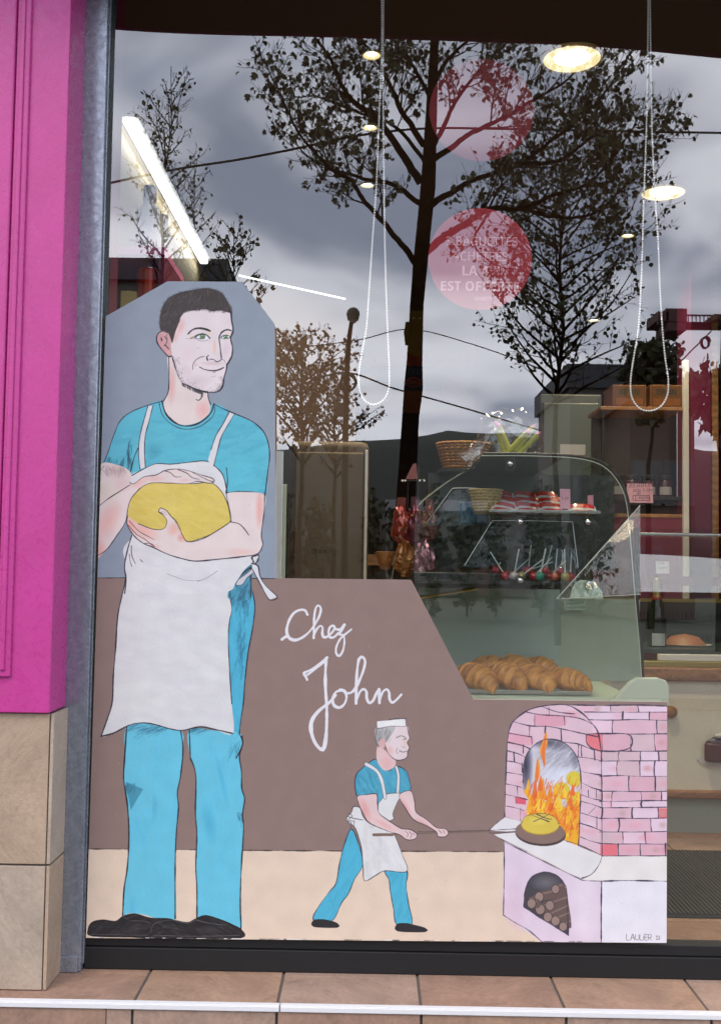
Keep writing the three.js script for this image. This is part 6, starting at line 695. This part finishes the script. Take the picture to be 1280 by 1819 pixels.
// --- pastry counter at the right
{
  const z = -1.84, P = (x, y) => at(x, y, z), X0 = at(1080, 1300, z).x, X1 = ROOMR - 0.02, yk = P(1230, 1418).y, yk2 = P(1230, 1403).y, yw = P(1230, 1210).y, yw2 = P(1230, 1186).y, yg = P(1230, 938).y;
  const o = thing('pastry_counter', 'cream pastry counter with wooden mouldings and glass display top at right', 'counter');
  mesh('kick_plate', box(X0, 0.001, z - 0.75, X1, yk, z - 0.03), std([0.36, 0.40, 0.34], 0.5), o); mesh('front_panel', box(X0, yk2, z - 0.75, X1, yw, z - 0.002), M.cream, o);
  const mo = (y0, y1, d) => { const n = 10, pts = []; for (let i = 0; i <= n; i++) { const a = i / n * Math.PI; pts.push([d * Math.sin(a) ** 0.7, lerp(y0, y1, i / n)]); } pts.push([-0.02, y1], [-0.02, y0]); const g = slab(pts, X1 - X0); g.rotateY(Math.PI / 2); const h = g.clone(); h.scale(1, 1, 1); return metric(g.translate(X0, 0, z).applyMatrix4(new THREE.Matrix4().makeScale(1, 1, 1))); };
  for (const [a, b] of [[yk, yk2], [yw, yw2]]) { const g = box(X0, a, z - 0.05, X1, b, z + 0.025, 0.011); mesh('wood_moulding', g, M.wood, o); }
  mesh('brass_rail', box(X0 + 0.02, yw2 + 0.001, z - 0.05, X1, yw2 + 0.03, z + 0.004, 0.004), M.gold, o); mesh('white_rail', box(at(1170, 1000, z).x, yw2 + 0.031, z - 0.04, X1, yw2 + 0.062, z - 0.002, 0.003), M.white, o);
  const yb = yw2 + 0.064; mesh('deck', box(X0 + 0.02, yb, z - 0.7, X1, yb + 0.02, z - 0.045), std([0.035, 0.045, 0.05], 0.3), o);
  mesh('back_board', box(X0 + 0.02, yb + 0.02, z - 0.7, X1, P(1200, 1070).y, z - 0.66), std([0.05, 0.065, 0.07], 0.35), o);
  for (const yy of [P(1200, 1145).y, P(1200, 1100).y]) for (let i = 0; i < 30; i++) { const x = at(1185, 1100, z).x + i * 0.016; mesh('vent_slot', box(x, yy - 0.025, z - 0.659, x + 0.007, yy + 0.012, z - 0.653), M.black, o); }
  const ysh = P(1200, 1062).y; mesh('glass_shelf', box(X0 + 0.02, ysh - 0.006, z - 0.6, X1, ysh, z - 0.06), M.glassCase, o); mesh('brass_rail', box(X0 + 0.03, ysh - 0.035, z - 0.62, X1, ysh - 0.008, z - 0.59), M.gold, o); mesh('red_shelf', box(at(1150, 1000, z).x, P(1200, 1035).y - 0.02, z - 0.68, X1, P(1200, 1035).y + 0.03, z - 0.62), std([0.16, 0.02, 0.025], 0.4), o);
  const quad = (a, b, c, d) => { const g = new THREE.BufferGeometry(); g.setAttribute('position', new THREE.Float32BufferAttribute([a, b, c, d].flatMap((p) => p.toArray()), 3)); g.setIndex([0, 1, 2, 0, 2, 3]); g.computeVertexNormals(); return g; };
  const gl = sheet([0.92, 0.95, 0.95], 2.5), xg = at(1141, 1000, z).x, yt = yg; const yMid = P(1200, 1052).y; mesh('front_glass', quad(V(xg, yb + 0.02, z - 0.03), V(X1, yb + 0.02, z - 0.03), V(X1, yMid, z - 0.034), V(xg, yMid, z - 0.034)), M.glassCase, o); mesh('front_glass', quad(V(xg, yMid, z - 0.034), V(X1, yMid, z - 0.034), V(X1, yt - 0.04, z - 0.12), V(xg, yt - 0.04, z - 0.12)), gl, o); mesh('top_glass', box(xg, yt - 0.008, z - 0.7, X1, yt, z - 0.1), M.glassCase, o); mesh('top_rail', box(xg, yt - 0.038, z - 0.13, X1, yt - 0.02, z - 0.105, 0.006), M.chrome, o); mesh('end_post', box(xg - 0.012, yb, z - 0.1, xg, yt, z - 0.06), M.black, o);
  mesh('end_glass', quad(V(xg - 0.004, yb + 0.02, z - 0.03), V(xg - 0.004, yb + 0.02, z - 0.68), V(xg - 0.004, yt - 0.01, z - 0.68), V(xg - 0.004, yt - 0.04, z - 0.12)), M.glassCase, o);
  const kn = P(1188, 1264); mesh('knob', new THREE.SphereGeometry(0.035, 20, 14).scale(1, 0.85, 0.6).translate(kn.x, kn.y, z + 0.015), M.wood, o);
  // cake emblem on the front
  const ck = P(1276, 1332), e = thing('cake_emblem', 'brown chocolate cake emblem on a white doily fixed to the counter front', 'emblem', [ck.x, ck.y, z + 0.001]); const choc = std([0.10, 0.028, 0.016], 0.35);
  mesh('doily', slab(Array.from({ length: 60 }, (_, i) => { const a = i / 60 * 6.283, r = 0.105 + 0.008 * Math.cos(a * 16); return [r * Math.cos(a), -0.045 + r * 0.32 * Math.sin(a)]; }), 0.003), M.white, e); mesh('cake', lathe([[0, -0.05], [0.075, -0.05], [0.08, -0.04], [0.08, 0.028], [0.072, 0.042], [0, 0.045]]).scale(1, 1, 0.35).translate(0, 0, 0.03), choc, e); mesh('icing', lathe([[0, 0.075], [0.03, 0.07], [0.05, 0.055], [0.074, 0.042], [0.06, 0.04]]).scale(1, 1, 0.35).translate(0, 0, 0.03), std([0.03, 0.012, 0.012], 0.25), e); mesh('rosette', new THREE.TorusGeometry(0.018, 0.009, 8, 18).rotateX(1.1).translate(-0.01, 0.072, 0.05), M.white, e);
  // champagne bottle
  const bz = z - 0.22, bp = at(1166, 1160, bz), ht = at(1168, 1028, bz).y - (yb + 0.021), s = ht / 0.32, b = thing('champagne_bottle', 'dark green champagne bottle with gold foil neck in the counter display', 'bottle', [bp.x, yb + 0.021, bz]), B = (l) => lathe(l.map(([x, y]) => [x * s, y * s]), 36);
  mesh('glass_body', B([[0, 0], [0.04, 0], [0.044, 0.006], [0.044, 0.13], [0.041, 0.16], [0.031, 0.195], [0.021, 0.225], [0.017, 0.245], [0, 0.245]]), phys([0.006, 0.018, 0.012], { roughness: 0.08, clearcoat: 0.5 }), b); mesh('foil', B([[0.0205, 0.232], [0.0185, 0.245], [0.0165, 0.29], [0.018, 0.305], [0.0175, 0.317], [0.012, 0.322], [0, 0.323]]), M.gold, b); mesh('red_band', B([[0.0235, 0.222], [0.0215, 0.234], [0.0195, 0.236]]), std([0.4, 0.02, 0.03], 0.4), b); mesh('label', new THREE.CylinderGeometry(0.0446 * s, 0.0446 * s, 0.058 * s, 20, 1, true, -0.8, 1.5).translate(0, 0.035 * s, 0), std([0.62, 0.64, 0.66], 0.6, { side: THREE.DoubleSide }), b);
  const sm = thing('salmon_tart', 'round orange tart behind the champagne bottle', 'tart', [at(1215, 1140, z - 0.35).x, yb + 0.021, z - 0.35]); mesh('filling', lathe([[0, 0.06], [0.07, 0.045], [0.115, 0.0]]), std([0.42, 0.14, 0.07], 0.5), sm); mesh('plate', lathe([[0, 0.001], [0.12, 0.001], [0.14, 0.008], [0.12, 0.005], [0, 0.004]]), M.white, sm);
  const mk = (label, x, y, zz, w, h, colr, lines) => { const t = canvasTex(256, Math.round(256 * h / w), (g, W, H) => { g.fillStyle = colr; g.fillRect(0, 0, W, H); g.fillStyle = '#1d1a22'; for (const [s2, a, b2, size] of lines) { g.font = `italic ${size}px serif`; g.save(); g.translate(a * W, b2 * H); g.rotate(-0.06); g.fillText(s2, 0, 0); g.restore(); } if (lines.box) { g.strokeStyle = '#1d1a22'; g.lineWidth = 5; g.beginPath(); g.roundRect(W * 0.2, H * 0.62, W * 0.66, H * 0.26, 14); g.stroke(); } }); const c = thing('price_card', label, 'card', at(x, y, zz), 0, 'handwritten cards in the shop'); c.rotation.x = -0.2; mesh('card_stock', box(-w / 2, -h / 2, -0.0014, w / 2, h / 2, -0.0003), std(colr, 0.8), c); mesh('writing', new THREE.PlaneGeometry(w, h), std('#ffffff', 0.8, { map: t }), c); };
  mk('white price card above the champagne bottle', 1176, 1008, z - 0.15, 0.066, 0.062, '#d8d4dc', [['LINDA', 0.12, 0.25, 46], ['9,00 €', 0.16, 0.66, 64]]); const L = [['BERRON', 0.05, 0.22, 62], ['Nlle 1 cm', 0.2, 0.45, 46], ['de', 0.35, 0.58, 40], ["L'équil", 0.26, 0.82, 48]]; L.box = true; mk('handwritten pink card leaning by the jars', 1136, 876, z - 0.1, 0.125, 0.10, '#cf9dae', L);
  mk('small pale label stuck low on the cream case wall', 1020, 1076, -0.88, 0.085, 0.036, '#9fb0a0', [['Balance', 0.06, 0.42, 58], ['Électronique', 0.02, 0.88, 44]]);
  // mats
  const mat = (label, x0, x1, z0, z1, y, ang) => { const g = thing('floor_mat', label, 'mat', [(x0 + x1) / 2, y, (z0 + z1) / 2], ang, 'ribbed mats on the shop floor'), w = (x1 - x0) / 2, d = Math.abs(z1 - z0) / 2; mesh('backing', box(-w, 0, -d, w, 0.005, d, 0.002), M.rubber, g); const n = Math.floor(w * 2 / 0.016), list = []; for (let i = 0; i < n; i++) list.push(box(-w + 0.02 + i * 0.016, 0.0052, -d + 0.02, -w + 0.028 + i * 0.016, 0.011, d - 0.02)); const rm = mesh('ribs', list, std([0.06, 0.055, 0.05], 0.95), g); rm.userData.kind = 'stuff'; };
  const ma = at(1100, 1610, 0), zm0 = -0.57, zm1 = -1.52; mat('dark ribbed mat on the tiled floor inside the window', at(1060, 1560, -1).x, at(1290, 1560, -1).x + 0.5, zm0, zm1, 0.001, 0.0); mat('second dark mat lying askew over the first', at(1330, 1520, -1.2).x - 0.05, at(1330, 1520, -1.2).x + 0.75, -0.75, -1.45, 0.0135, -0.5);
}
// --- cabinet with jars at the back right
{
  const z = -2.7, A = (x, y) => at(x, y, z), xl = A(1072, 800).x, xr = A(1216, 800).x, yT = A(1100, 728).y, yS = A(1100, 881).y, yB = A(1100, 912).y;
  const o = thing('jar_cabinet', 'glass fronted shelf cabinet holding dark jam jars, white post at its side', 'cabinet');
  mesh('back_board', box(xl, 0.001, z - 0.36, xr, yT, z - 0.33), std([0.12, 0.105, 0.08], 0.7, { map: T.plaster }), o); mesh('post', box(xr - 0.012, 0.001, z - 0.02, xr + 0.018, A(1215, 640).y, z + 0.015, 0.003), M.white, o); mesh('post', box(A(1207, 800).x - 0.006, yS, z - 0.06, A(1207, 800).x, yT, z - 0.05), M.chrome, o); mesh('post', box(xl - 0.014, 0.001, z - 0.02, xl, yT, z + 0.01), M.black, o);
  mesh('shelf', box(xl, yS - 0.02, z - 0.33, xr - 0.013, yS, z - 0.01, 0.002), M.darkMetal, o); mesh('shelf', box(xl, yB - 0.02, z - 0.33, xr - 0.013, yB, z - 0.012, 0.002), M.wood, o); mesh('top_board', box(xl - 0.02, yT, z - 0.36, xr - 0.013, yT + 0.02, z, 0.002), M.wood, o); mesh('base', box(xl, 0.001, z - 0.328, xr - 0.013, yB - 0.021, z - 0.014), M.burgundy, o);
  const jg = phys([0.05, 0.012, 0.02], { roughness: 0.12, clearcoat: 0.6 }), lidM = std([0.02, 0.02, 0.022], 0.4), lb = std([0.34, 0.33, 0.36], 0.7); const proto = thing('jam_jar', 'x', 'jar'), h = A(1100, 841).y - yS, r = (A(1203, 800).x - A(1177, 800).x) / 2; mesh('glass', lathe([[0, 0], [r * 0.92, 0], [r, 0.006], [r, h * 0.72], [r * 0.86, h * 0.8], [0, h * 0.8]]), jg, proto); mesh('lid', lathe([[r * 0.9, h * 0.8], [r * 0.98, h * 0.81], [r * 0.98, h * 0.98], [r * 0.9, h], [0, h]]), lidM, proto); mesh('label', new THREE.CylinderGeometry(r * 1.015, r * 1.015, h * 0.36, 18, 1, true, -1, 2).translate(0, h * 0.3, 0), std([0.34, 0.33, 0.36], 0.7, { side: THREE.DoubleSide }), proto);
  [[1190, 'dark jam jar nearest the white post'], [1160, 'dark jam jar second from the white post'], [1130, 'dark jam jar third from the white post'], [1104, 'dark jam jar half hidden by the rounded case edge']].forEach(([x, l], i) => { const p = V(A(x, 860).x, yS + 0.001, z - 0.12); if (!i) { proto.position.copy(p); tag(proto, l, 'jar', 'jam jars on the cabinet shelf'); } else copy(proto, l, p); });
  [[1120, 'BRUN', 'brown carton printed BRUN on the cabinet, inside the bead chain loop'], [1187, 'BRUN', 'brown carton printed BRUN on the cabinet, nearest the white post']].forEach(([x, s, l]) => { const w = (A(x + 30, 700).x - A(x - 30, 700).x) / 2, p = A(x, 727), b = thing('carton', l, 'box', [p.x, yT + 0.021, z - 0.16], 0, 'cartons on the cabinet'); const hh = A(x, 688).y - yT; mesh('box_body', box(-w, 0, -0.12, w, hh, 0.12, 0.003), std([0.20, 0.085, 0.03], 0.8), b); mesh('print', new THREE.PlaneGeometry(w * 1.9, hh * 0.9).translate(0, hh / 2, 0.1215), std('#ffffff', 0.8, { map: canvasTex(256, 160, (g) => { g.fillStyle = '#5d3a1e'; g.fillRect(0, 0, 256, 160); g.fillStyle = '#1d2a26'; g.font = 'bold 62px sans-serif'; g.fillText(s, 40, 70); g.fillStyle = '#7a4a24'; g.fillRect(20, 96, 216, 50); }) }), b); });
  // magenta pillar and grey glass door
  const pz = -3.2, p0 = at(1226, 700, pz).x, p1 = at(1262, 700, pz).x, pl = thing('magenta_pillar', 'magenta painted pillar at the right, behind the cabinet', 'pillar', [0, 0, 0]); mesh('shaft', box(p0, 0.001, pz - 0.3, p1, CEIL - 0.002, pz, 0.005), M.magenta, pl); mesh('edge_trim', box(p1 + 0.001, 0.001, pz - 0.1, p1 + 0.05, CEIL - 0.002, pz - 0.02), M.wood, pl);
  const dz = -3.4, d0 = at(958, 800, dz).x, d1 = at(1068, 800, dz).x, yt = at(1000, 700, dz).y, dr = thing('fridge', 'tall grey drinks fridge standing behind the display case', 'fridge'); mesh('body', box(d0, 0.001, dz - 0.5, d1, yt, dz, 0.01), std([0.09, 0.11, 0.115], 0.45), dr); mesh('door', box(d0 + 0.02, 0.05, dz + 0.001, d1 - 0.015, yt - 0.06, dz + 0.02, 0.006), std([0.11, 0.135, 0.14], 0.3), dr); mesh('seal', box(d0 - 0.001, 0.05, dz + 0.001, d0 + 0.018, yt - 0.06, dz + 0.016), M.black, dr); mesh('handle', bar(V(d0 + 0.05, 1.2, dz + 0.05), V(d0 + 0.05, 1.7, dz + 0.05), 0.01), M.chrome, dr); const lp = at(1018, 800, dz); mesh('notice', box(lp.x - 0.09, lp.y - 0.03, dz + 0.021, lp.x + 0.07, lp.y + 0.035, dz + 0.023), std([0.40, 0.42, 0.48], 0.7), dr);
}
// --- back wall: poster and counter
{
  const z = -5.2, A = (x, y) => at(x, y, z), a = A(622, 545), b = A(842, 735), w = b.x - a.x, h = a.y - b.y, o = thing('flour_poster', 'large yellow, orange and blue biscuit poster hanging at the back', 'poster', [(a.x + b.x) / 2, (a.y + b.y) / 2, z]);
  mesh('board', box(-w / 2, -h / 2, -0.02, w / 2, h / 2, -0.001), M.wallDark, o);
  mesh('print', new THREE.PlaneGeometry(w, h), std('#ffffff', 0.7, { map: canvasTex(880, 760, (g) => { g.fillStyle = '#8a7a34'; g.fillRect(0, 0, 880, 760); const band = (y0, y1, c) => { g.fillStyle = c; g.fillRect(0, y0, 880, y1 - y0); }; band(350, 420, '#a04a22'); band(420, 600, '#22304a'); band(600, 760, '#7a4a26'); const R = rng(4); for (let i = 0; i < 40; i++) { g.fillStyle = ['#b0562a', '#8c3c1c', '#a06028'][i % 3]; g.beginPath(); g.arc(R() * 880, 340 + R() * 60, 14 + 24 * R(), 0, 7); g.fill(); } g.fillStyle = '#4a566a'; g.font = 'italic bold 56px serif'; g.fillText('Prince', 400, 480); g.fillStyle = '#b06a4a'; for (const [x, y, r] of [[130, 530, 46], [200, 620, 80], [740, 600, 70]]) { g.beginPath(); g.ellipse(x, y, r * 1.3, r, 0, 0, 7); g.fill(); } g.strokeStyle = '#c0502c'; g.lineWidth = 8; g.beginPath(); g.ellipse(455, 540, 56, 32, 0, 0, 7); g.stroke(); g.fillStyle = '#b8482a'; g.font = 'bold 40px sans-serif'; g.fillText('1905', 410, 554); g.fillStyle = '#d8d4b8'; g.fillRect(440, 70, 14, 14); g.fillRect(485, 70, 14, 14); }) }), o);
  const c = thing('back_counter', 'long wooden back counter in the dim middle of the shop', 'counter'); mesh('worktop', box(-0.05, 1.28, -4.9, 2.2, 1.36, -4.2, 0.01), M.wood, c); mesh('front', box(0, 0.001, -4.85, 2.15, 1.279, -4.3), M.wallDark, c); mesh('plinth', box(0.02, 0.001, -4.3, 2.1, 0.1, -4.27), M.black, c);
}
scene.updateMatrixWorld(true);
renderer.render(scene, camera);
